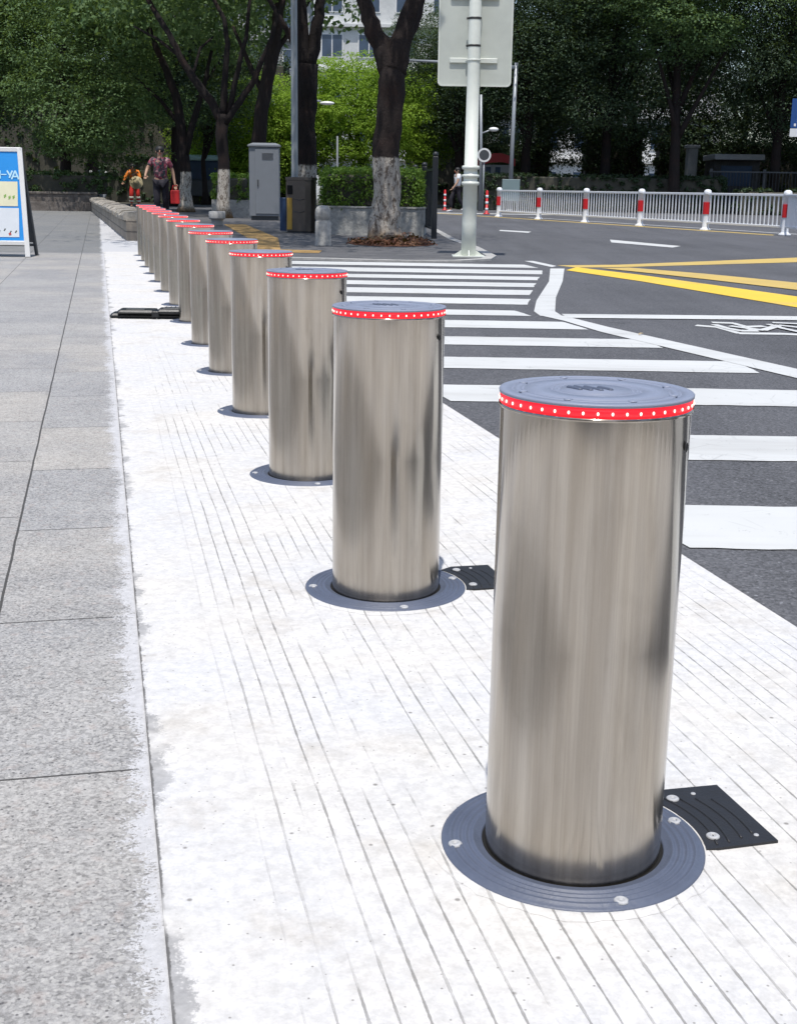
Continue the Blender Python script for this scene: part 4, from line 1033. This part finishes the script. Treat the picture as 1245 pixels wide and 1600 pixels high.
q = Matrix.Rotation(R(-24), 4, 'Z') @ Vector((0, -2.95, 0))
m = MB(); m.lathe([(.001, 0), (.13, 0), (.13, .03), (.085, .06), (.074, .08), (.074, .80), (.090, .83), (.090, .865), (.045, .925), (.001, .93)], 18, tuple(q))
pz = m.build('post', MT['rail_white'], rb); m = MB(); m.lathe([(.0745, .37), (.086, .371), (.086, .639), (.0745, .64)], 18, tuple(q), None, False); m.build('red_band', MT['rail_red'], pz)

def flexpost(label, x, y):
    t = thing('warning_post', label, 'post', (x, y, 0), 0, 'red and white warning posts')
    m = MB(); m.lathe([(.001, 0), (.12, 0), (.12, .03), (.05, .05), (.045, .8), (.02, .83), (.001, .83)], 14); m.build('shaft', MT['rail_red'], t)
    for z in (.18, .40, .62):
        m = MB(); m.lathe([(.0475, z-.045), (.052, z-.043), (.052, z+.043), (.047, z+.045)], 14); m.build('white_band', MT['rail_white'], t)
flexpost('red and white warning post between the sign post and the end of the barrier', 2.95, 46.5)
flexpost('red and white warning post behind the dark fence, left of the walker in white', 1.70, 54.0)

bd = thing('notice_board', 'grey-green flat board standing behind the end of the white barrier', 'board', (4.36, 53.6, 0), R(-4))
m = MB(); m.bbox(-.36, .36, -.02, .02, .42, 1.28, .01); m.build('panel', MT['grey_board'], bd)
m = MB()
for x in (-.28, .28): m.bbox(x-.025, x+.025, .021, .06, 0, 1.2, .005)
m.build('leg', MT['grey_pole'], bd)

# ------------------------------------------------------------------ poles and lamps
t = thing('mast_arm_pole', 'tall grey pole with a long horizontal arm behind the sign', 'traffic pole', (4.44, 55, 0))
m = MB(); m.tube([(0, 0, 0), (.03, 0, 3), (.07, 0, 5.9)], [.10, .085, .07], 14); m.build('pole', MT['grey_pole'], t)
m = MB(); m.tube([(.06, 0, 5.72), (-2, 0, 5.86), (-4.4, 0, 5.93)], [.07, .06, .045], 10); m.build('arm', MT['grey_pole'], t)
m = MB(); m.bbox(-.14, .14, -.14, .14, 0, .06, .01); m.build('base_plate', MT['grey_pole'], t)
t = thing('lamp_pole', 'slim grey pole rising beside the dark trunk behind the bin', 'pole', (-2.07, 25.0, .018))
m = MB(); m.lathe([(.001, 0), (.11, 0), (.11, .05), (.075, .08), (.064, 1.0), (.060, 4), (.052, 7.2), (.001, 7.22)], 16); m.build('pole', MT['grey_pole'], t)
t = thing('street_lamp', 'grey street lamp with a short arm right behind the tall sign post', 'street lamp', (3.08, 53, 0))
m = MB(); m.tube([(0, 0, 0), (-.02, 0, 2.4), (-.08, 0, 4.5)], [.075, .06, .05], 12); m.build('pole', MT['grey_pole'], t)
m = MB(); m.tube([(-.04, 0, 3.02), (.18, 0, 3.10), (.32, 0, 3.16)], .03, 8); a_ = m.build('arm', MT['grey_pole'], t)
m = MB(); m.ball((.46, 0, 3.19), (.20, .12, .085), 16, 8); m.build('lamp_head', MT['white_metal'], a_)
t = thing('street_lamp', 'curved arm street lamp with white head right of the dark trunk', 'street lamp', (-3.9, 50, 0))
m = MB(); m.tube([(0, 0, 0), (.1, 0, 2.2), (.15, 0, 3.8)], [.075, .06, .05], 12); m.build('pole', MT['grey_pole'], t)
m = MB(); m.tube([(.15, 0, 3.75), (.4, 0, 3.99), (.75, 0, 3.97)], .035, 8); a_ = m.build('arm', MT['grey_pole'], t)
m = MB(); m.ball((.98, 0, 3.90), (.28, .12, .07), 16, 8); m.build('lamp_head', MT['white_metal'], a_)
t = thing('lamp_pole', 'thin pale pole in front of the bright tree, left of the forked trunk', 'pole', (-2.78, 55, 0))
m = MB(); m.lathe([(.001, 0), (.06, 0), (.05, .3), (.04, 2.9), (.001, 2.92)], 12); m.build('pole', MT['grey_cab'], t)
t = thing('round_sign', 'round traffic sign with white rim beside the tall sign post', 'sign', (3.16, 52.4, 0))
m = MB(); m.tube([(0, .05, 0), (0, .05, 2.3)], .035, 10); m.build('post', MT['grey_pole'], t)
m = MB(); vs = []
n = 28
for r_ in (.20, .27): vs += [(r_*math.cos(2*math.pi*i/n), -.02, 2.18+r_*math.sin(2*math.pi*i/n)) for i in range(n)]
vs += [(.27*math.cos(2*math.pi*i/n), .01, 2.18+.27*math.sin(2*math.pi*i/n)) for i in range(n)]
m.add(vs, [(i, n+i, n+(i+1) % n, (i+1) % n) for i in range(n)]+[(n+i, 2*n+i, 2*n+(i+1) % n, n+(i+1) % n) for i in range(n)]); m.build('rim', MT['white_metal'], t)
m = MB(); m.disc(.205, (0, -.012, 2.18), 28, (0, -1, 0)); m.build('face', MT['grey_dark'], t)
t = thing('road_sign', 'blue road sign with a white lower strip, cut by the right edge', 'sign', (15.5, 50.4, 0), R(4))
m = MB(); m.tube([(.35, .08, 0), (.35, .08, 4.4)], .06, 12); m.build('post', MT['grey_pole'], t)
m = MB(); plate(m, rrect(-.95, 1.1, 3.30, 4.36, .04), -.01, .01); bp = m.build('panel', MT['sign_blue'], t)
m = MB(); plate(m, rrect(-.95, 1.1, 2.98, 3.28, .03), -.01, .01); m.build('white_strip', MT['white_metal'], t)
m = MB(); plate(m, rrect(-.82, -.74, 3.36, 3.46, .01), -.016, -.0105); plate(m, rrect(-.70, -.66, 3.50, 4.2, .01), -.016, -.0105); plate(m, rrect(-.6, .9, 3.7, 3.78, .01), -.016, -.0105); m.build('lettering', MT['white_metal'], bp)

# ------------------------------------------------------------------ kiosk, gatehouse, minibus, buildings
t = thing('kiosk', 'small red arched kiosk with grey panels behind the barrier end', 'kiosk', (4.3, 62, 0))
m = MB(); m.box(-.75, .8, 0, 1.2, 0, 1.25); m.build('counter', MT['red_paint'], t)
m = MB(); m.box(-.70, .75, .08, 1.15, 1.252, 2.0); m.build('wall', MT['bldg_grey'], t)
for x in (-.35, .1):
    m = MB(); m.box(x-.12, x+.12, .055, .078, 1.35, 1.9); m.build('window', MT['pane'], t)
m = MB(); N = 12
arc = [(-.9+1.8*i/N, 1.98+.55*math.sin(math.pi*(.12+.7*i/N))) for i in range(N+1)]
pl_ = [(x, z) for x, z in arc]+[(x, z-.42+.1*abs(x)) for x, z in arc[::-1]]
plate(m, pl_[::-1], -.06, .05); m.build('arched_fascia', MT['red_paint'], t)
m = MB(); m.tube([(.55, -.3, 0), (.55, -.3, 1.5)], .04, 8); m.build('side_post', MT['red_paint'], t)

t = thing('gatehouse', 'low dark flat-roofed gatehouse in the shade at the right', 'building', (15.2, 60.5, 0), R(-3))
m = MB(); m.box(-1.0, 1.05, 0, 2.5, 0, 2.35); m.build('wall', MT['dark_wall'], t)
m = MB(); m.bbox(-1.1, 1.15, -.5, 2.6, 2.353, 2.6, .03); m.build('roof', MT['bldg_grey'], t)
m = MB(); m.box(-.7, .7, -.03, -.003, 1.2, 2.1); m.build('window', MT['pane'], t)
t = thing('metal_fence', 'dark barred fence in the shade below the blue road sign', 'fence', (13.4, 57.6, 0), R(-3))
m = MB()
for x in np.arange(0, 7.1, .14): m.box(x-.012, x+.012, -.012, .012, .1, 1.75)
m.build('bars', MT['black_metal'], t)
m = MB()
for z in (.15, 1.78): m.box(-.1, 7.2, -.03, .03, z-.03, z+.03)
m.build('rail', MT['grey_dark'], t)
for x in (0, 2.3, 4.6, 7.0):
    m = MB(); m.box(x-.06, x+.06, .032, .15, 0, 1.9); m.build('post', MT['grey_dark'], t)
t = thing('gate_pillar', 'pale stone pillar between the dark trunks left of the gatehouse', 'pillar', (13.55, 62.5, 0))
m = MB(); m.bbox(-.24, .24, -.24, .24, 0, 2.9, .03); m.build('shaft', MT['bldg_grey'], t)
m = MB(); m.bbox(-.32, .32, -.32, .32, 2.903, 3.05, .03); m.build('cap', MT['bldg_grey'], t)

t = thing('minibus', 'dark windowed minibus with a pale teal roof seen between the trunks', 'bus', (-9.3, 60.5, 0), R(3))
m = MB(); m.bbox(-1.0, 1.0, 0, 5.2, .35, 1.1, .08); m.build('body', MT['grey_dark'], t)
m = MB(); m.bbox(-.96, .96, .06, 5.1, 1.103, 1.95, .08); m.build('window_band', MT['pane'], t)
m = MB(); m.bbox(-1.0, 1.0, 0, 5.2, 1.953, 2.2, .10); m.build('roof', MT['teal'], t)
for x in (-.82, .82):
    for y in (1.0, 4.2):
        m = MB(); m.lathe([(.001, -.1), (.33, -.1), (.36, -.05), (.36, .05), (.33, .1), (.001, .1)], 18)
        w_ = m.build('wheel', MT['rubber'], t); w_.location = (x, y, .36); w_.rotation_euler = (0, R(90), 0)
for x in (-.75, .75):
    m = MB(); m.bbox(x-.12, x+.12, -.03, -.003, .6, .78, .01); m.build('headlight', MT['white_metal'], t)

def building(label, x0, x1, y0, y1, z1, loc, mat, fh, cols, rz=0, ac=True, name='apartment_building'):
    t = thing(name, label, 'building', loc, rz)
    m = MB(); m.box(x0, x1, y0, y1, 0, z1); m.build('wall', mat, t)
    m = MB(); m.box(x0-.2, x1+.2, y0-.2, y1+.2, z1+.003, z1+.5); m.build('roof_parapet', mat, t)
    wm = {}
    nfl = int(z1/fh); rg = random.Random(int(x0*10)+3)
    for f in range(nfl):
        z = f*fh
        m = MB(); m.box(x0-.003, x1+.003, y0-.35, y0-.003, z+fh-.22, z+fh-.02); m.build('floor_ledge', mat, t)
        for c in range(cols):
            cx = x0+(x1-x0)*(c+.5)/cols; ww = (x1-x0)/cols*.30
            m = MB(); m.box(cx-ww, cx+ww, y0-.06, y0-.003, z+.75, z+2.35)
            wf = m.build('window', MT['white_metal'], t)
            m = MB(); m.box(cx-ww+.08, cx-.04, y0-.075, y0-.061, z+.83, z+2.27); m.box(cx+.04, cx+ww-.08, y0-.075, y0-.061, z+.83, z+2.27); m.build('pane', MT['pane'], wf)
            if ac and rg.random() < .6:
                m = MB(); m.bbox(cx+ww+.1, cx+ww+.85, y0-.34, y0-.01, z+.35, z+.9, .03); m.build('air_conditioner', MT['white_metal'], t)
    return t
building('pale apartment block with balconied windows above the bright trees', -6.2, 4.2, 0, 10, 24, (-.3, 95, 0), MT['bldg'], 3.0, 4)
building('pale building glimpsed as white light through the dark trees across the road', -8, 9, 0, 8, 9, (14.5, 100, 0), MT['bldg'], 3.2, 6, R(-4), False)
building('grey block far behind the left trees', -8, 6, 0, 8, 16, (-14, 112, 0), MT['bldg_grey'], 3.2, 5, 0, False)

building('brown stone block closing the plaza behind the viewpoint', -16, 15, 0, 8, 18, (-14, -22, 0), MT['brown_stone'], 3.6, 9, R(180), False)  # unseen block, added to darken the horizon in the steel reflections
building('dark block across the side road behind the viewpoint', -12, 12, 0, 8, 16, (22, -26, 0), MT['dark_wall'], 3.6, 7, R(160), False)  # second unseen block, added for the steel reflections as well
# parked scooter
t = thing('motor_scooter', 'grey parked motor scooter behind the end of the stone wall', 'scooter', (-11.2, 48.6, 0), R(-84))
for x in (-.55, .55):
    m = MB(); m.lathe([(.001, -.045), (.17, -.05), (.22, -.04), (.235, 0), (.22, .04), (.17, .05), (.001, .045)], 20)
    w_ = m.build('wheel', MT['rubber'], t); w_.location = (x, 0, .235); w_.rotation_euler = (R(90), 0, 0)
m = MB(); m.tube([(-.72, 0, .52), (-.45, 0, .50), (-.12, 0, .34), (.18, 0, .28), (.36, 0, .42), (.46, 0, .80), (.43, 0, .95)], [.07, .17, .14, .10, .12, .17, .08], 12, flat=.9); m.build('body', MT['grey_cab'], t)
m = MB(); m.tube([(-.75, 0, .70), (-.4, 0, .72), (-.08, 0, .68)], [.09, .13, .09], 10, flat=.55); m.build('seat', MT['rubber'], t)
m = MB(); m.tube([(.55, 0, .24), (.45, 0, .95), (.40, 0, 1.02)], .03, 8); m.tube([(.36, -.33, 1.06), (.42, 0, 1.0), (.36, .33, 1.06)], .018, 8); h_ = m.build('handlebar', MT['grey_dark'], t)
for y in (-.28, .28):
    m = MB(); m.tube([(.37, y, 1.05), (.36, y, 1.2)], .008, 6); m.ball((.36, y, 1.25), (.02, .07, .06)); m.build('mirror', MT['white_metal'], h_)
m = MB(); m.ball((.52, 0, .86), (.06, .08, .07)); m.build('headlight', MT['white_metal'], t)

# ------------------------------------------------------------------ people
def skin(name, V, Ed, Rd, mat, parent, sub=1, root=0):
    me = bpy.data.meshes.new(name); me.from_pydata([tuple(v) for v in V], Ed, []); o = bpy.data.objects.new(name, me); COL.objects.link(o)
    md = o.modifiers.new('skin', 'SKIN'); md.use_smooth_shade = True
    for i, r in enumerate(Rd):
        sv = me.skin_vertices[0].data[i]; sv.radius = r if hasattr(r, '__len__') else (r, r); sv.use_root = (i == root)
    o.modifiers.new('sub', 'SUBSURF').levels = sub
    bpy.context.view_layer.update()
    ev = o.evaluated_get(bpy.context.evaluated_depsgraph_get()); nm = bpy.data.meshes.new_from_object(ev)
    o.modifiers.clear(); o.data = nm; nm.materials.clear(); nm.materials.append(mat); o.parent = parent
    return o
def lerp(a, b, f): return tuple(a[i]+(b[i]-a[i])*f for i in range(3))
def person(label, loc, rz, J, mats, hair_len=.0, sleeves=.5, scale=1.0, hat=False):
    """J: joint dict in metres, figure faces -Y"""
    t = thing('person', label, 'person', loc, rz)
    t.scale = (scale,)*3
    V = []; E_ = []; Rd = []
    def ad(p, r, link=None):
        V.append(p); Rd.append(r); i = len(V)-1
        if link is not None: E_.append((link, i))
        return i
    pel = ad(J['pelvis'], (.135, .095)); wa = ad(J['waist'], (.125, .09), pel); ch = ad(J['chest'], (.15, .10), wa); nk = ad(J['neck'], .055, ch)
    hb = ad(lerp(J['neck'], J['head'], .45), .062, nk); hd = ad(J['head'], (.078, .095), hb); ht = ad(J['crown'], (.055, .065), hd)
    ends = []
    for s in ('l', 'r'):
        sh = ad(J['sh'+s], .062, ch); el = ad(J['el'+s], .042, sh); wr = ad(J['wr'+s], .028, el)
        pm = ad(J['pa'+s], (.036, .02), wr); ends.append((J['wr'+s], J['pa'+s]))
        hp = ad(J['hp'+s], .085, pel); kn = ad(J['kn'+s], .055, hp); an = ad(J['an'+s], .038, kn)
        a = J['an'+s]; tx = J.get('toe', (0, -.17)); ad((a[0]+tx[0], a[1]+tx[1], a[2]-.05), .036, an)
    body = skin('body', V, E_, Rd, MT['skin'], t, 1)
    m = MB()
    for wv, pv in ends:                                              # five bent fingers on each hand
        d = (Vector(pv)-Vector(wv)).normalized(); sx = d.cross(Vector((0, 1, .2))).normalized()
        for k, ln in enumerate((.065, .075, .07, .055)):
            b0 = Vector(pv)+sx*(.024-.016*k)+d*.01
            m.tube([b0, b0+d*ln*.5, b0+d*ln*.8+Vector((0, -.018, 0)), b0+d*ln+Vector((0, -.035, 0))], [.009, .009, .008, .006], 6)
        b0 = Vector(pv)-d*.03+sx*.03; m.tube([b0, b0+sx*.025+d*.02, b0+sx*.03+d*.05], [.011, .010, .007], 6)
    hx = Vector(J['head']); f_ = Vector(J.get('face', (0, -1, 0)))
    m.tube([hx+f_*.085+Vector((0, 0, .03)), hx+f_*.115+Vector((0, 0, -.012)), hx+f_*.09+Vector((0, 0, -.02))], [.008, .015, .010], 8)
    for s in (-1, 1):
        sd_ = f_.cross(Vector((0, 0, 1))).normalized()*s; m.ball(tuple(hx+sd_*.083), (.014, .02, .03), 8, 6)
    me2 = m.mesh('hands', MT['skin']); bmx = bmesh.new(); bmx.from_mesh(body.data); bmx.from_mesh(me2); bmx.to_mesh(body.data); bmx.free()
    for s in (-1, 1):
        sd_ = f_.cross(Vector((0, 0, 1))).normalized()*s; q = MB(); q.ball(tuple(hx+sd_*.032+f_*.088+Vector((0, 0, .022))), .0065, 8, 6); q.build('eye', MT['hair'], t)
    q = MB(); q.ball(tuple(hx+f_*.088+Vector((0, 0, -.045))), (.024, .012, .007), 10, 6); q.build('mouth', MT['redcloth'], t)
    # hair
    q = MB(); c_ = hx-f_*.018+Vector((0, 0, .045)); q.ball(tuple(c_), (.098, .108, .088), 16, 10)
    if hair_len: q.ball(tuple(hx-f_*.07+Vector((0, 0, -.02))), (.085, .06, .10), 12, 8)
    q.build('hair', MT['hair'], t)
    # shirt
    V = []; E_ = []; Rd = []
    pel = ad(lerp(J['pelvis'], J['waist'], -.25), (.165, .125)); wa = ad(J['waist'], (.155, .115), pel); ch = ad(J['chest'], (.175, .125), wa); ad(lerp(J['chest'], J['neck'], .75), .075, ch)
    for s in ('l', 'r'):
        sh = ad(J['sh'+s], .078, ch)
        if sleeves <= 1: ad(lerp(J['sh'+s], J['el'+s], sleeves), .066, sh)
        else:
            el = ad(J['el'+s], .058, sh); ad(lerp(J['el'+s], J['wr'+s], sleeves-1), .046, el)
    skin('shirt', V, E_, Rd, mats[0], t, 1)
    V = []; E_ = []; Rd = []
    pel = ad(J['pelvis'], (.16, .12))
    for s in ('l', 'r'):
        hp = ad(J['hp'+s], .105, pel); kn = ad(J['kn'+s], .082, hp); ad(lerp(J['kn'+s], J['an'+s], .85), .070, kn)
    skin('trousers', V, E_, Rd, mats[1], t, 1)
    for s in ('l', 'r'):
        a = J['an'+s]; tx = J.get('toe', (0, -.17)); q = MB()
        q.tube([(a[0]-tx[0]*.35, a[1]-tx[1]*.35, a[2]-.045), (a[0], a[1], a[2]-.03), (a[0]+tx[0]*.7, a[1]+tx[1]*.7, a[2]-.045), (a[0]+tx[0]*1.1, a[1]+tx[1]*1.1, a[2]-.055)], [.03, .048, .045, .025], 10, flat=.85)
        q.build('shoe', mats[2], t)
    return t
# walker in printed blouse, coming towards the camera, right hand raised to the chest, red bag in the other
J = dict(pelvis=(0, 0, .92), waist=(0, .0, 1.05), chest=(0, .0, 1.25), neck=(0, -.01, 1.42), head=(.0, -.03, 1.53), crown=(0, -.02, 1.60),
         shl=(-.17, 0, 1.35), ell=(-.29, -.02, 1.16), wrl=(-.33, -.16, 1.02), pal=(-.33, -.22, .98), shr=(.17, 0, 1.35), elr=(.27, .03, 1.10), wrr=(.31, -.03, .86), par=(.32, -.04, .79),
         hpl=(-.09, 0, .86), knl=(-.09, -.08, .48), anl=(-.09, .02, .09), hpr=(.09, 0, .86), knr=(.10, -.02, .48), anr=(.10, .16, .11))
pw = person('walker in a dark red printed blouse and black trousers carrying a red bag', (-5.48, 29.7, .018), R(8), J, (MT['print'], MT['darkcloth'], MT['rubber']), .1, .75)
bgo = thing('carrier_bag', 'small bright red bag held in the hand of the walker in the printed blouse', 'bag', (-5.15, 29.62, .42))
m = MB(); m.bbox(-.10, .10, -.05, .05, 0, .30, .02); m.build('bag_body', MT['redbag'], bgo)
m = MB(); m.tube([(-.07, 0, .29), (-.04, 0, .40), (.04, 0, .40), (.07, 0, .29)], .010, 6); m.build('handle', MT['redbag'], bgo)
# worker in orange, bent over, back hat
J = dict(pelvis=(0, .12, .88), waist=(.0, .04, 1.0), chest=(0, -.08, 1.17), neck=(0, -.18, 1.31), head=(0, -.25, 1.41), crown=(0, -.27, 1.49),
         shl=(-.17, -.10, 1.26), ell=(-.30, -.16, 1.05), wrl=(-.36, -.30, .90), pal=(-.37, -.36, .86), shr=(.17, -.10, 1.26), elr=(.24, -.22, 1.02), wrr=(.17, -.36, .92), par=(.14, -.42, .90),
         hpl=(-.09, .10, .84), knl=(-.11, -.02, .47), anl=(-.12, .12, .09), hpr=(.09, .10, .84), knr=(.12, .0, .47), anr=(.13, .16, .09))
wk = person('stooping worker in an orange jacket and red trousers with pale bands beyond the bollards', (-9.75, 47.6, .018), R(6), J, (MT['orange'], MT['redcloth'], MT['rubber']), 0, 1.8)
for s, x, yk, ya in (('l', -.115, -.02, .12), ('r', .125, .0, .16)):
    for f_ in (.28, .62):
        c = lerp(J['kn'+s], J['an'+s], f_); m = MB(); m.lathe([(.079, -.035), (.084, -.03), (.084, .03), (.079, .035)], 14, c); m.build('reflective_band', MT['silver'], wk)
ht_ = thing('straw_hat', 'round straw hat carried in front of the worker in orange', 'hat', (-9.56, 47.05, .90), 0)
m = MB(); m.lathe([(.24, 0), (.23, .012), (.12, .04), (.10, .11), (.05, .14), (.001, .145)], 24); hb_ = m.build('brim_and_crown', MT['straw'], ht_); ht_.rotation_euler = (R(70), 0, R(10))
# walker in white across the road
J = dict(pelvis=(0, 0, .92), waist=(0, 0, 1.05), chest=(0, 0, 1.25), neck=(0, 0, 1.41), head=(0, -.02, 1.52), crown=(0, -.01, 1.59),
         shl=(-.18, 0, 1.35), ell=(-.22, .08, 1.09), wrl=(-.22, -.05, .87), pal=(-.22, -.08, .80), shr=(.18, 0, 1.35), elr=(.22, -.1, 1.10), wrr=(.22, -.25, .92), par=(.22, -.30, .87),
         hpl=(-.09, 0, .86), knl=(-.09, -.22, .52), anl=(-.09, -.20, .09), hpr=(.09, 0, .86), knr=(.09, .04, .48), anr=(.09, .32, .16))
person('walker in a white shirt and dark trousers crossing behind the sign post', (2.02, 49.6, 0), R(-70), J, (MT['whitecloth'], MT['darkcloth'], MT['whitecloth']), .1, .6)

# ------------------------------------------------------------------ a few fallen leaves
rg = random.Random(9)
for k, (x, y, z) in enumerate(((1.22, 3.62, .004), (1.30, 3.30, .009), (1.42, 7.6, .004), (.80, 3.55, .004))):
    m = MB(); a = rg.uniform(0, 6); vs = []
    for f, wd, h in ((-1, 0, .002), (-.4, .42, .009), (.3, .38, .012), (1, 0, .004)):
        for s in (-1, 1): vs.append((f*.026*math.cos(a)-s*wd*.022*math.sin(a), f*.026*math.sin(a)+s*wd*.022*math.cos(a), h+.004*abs(s*wd)))
    m.add(vs, [(0, 2, 3, 1), (2, 4, 5, 3), (4, 6, 7, 5)]); o = m.build('fallen_leaf', MT['leaf_dry']); o.location = (x, y, z)
    tag(o, ['dry curled leaf on the dark asphalt between two near crosswalk stripes', 'dry leaf at the edge of the nearest crosswalk stripe', 'small dry leaf near the stop line', 'dry leaf on the asphalt close behind the nearest bollard'][k], 'leaf', 'dry leaves on the road')
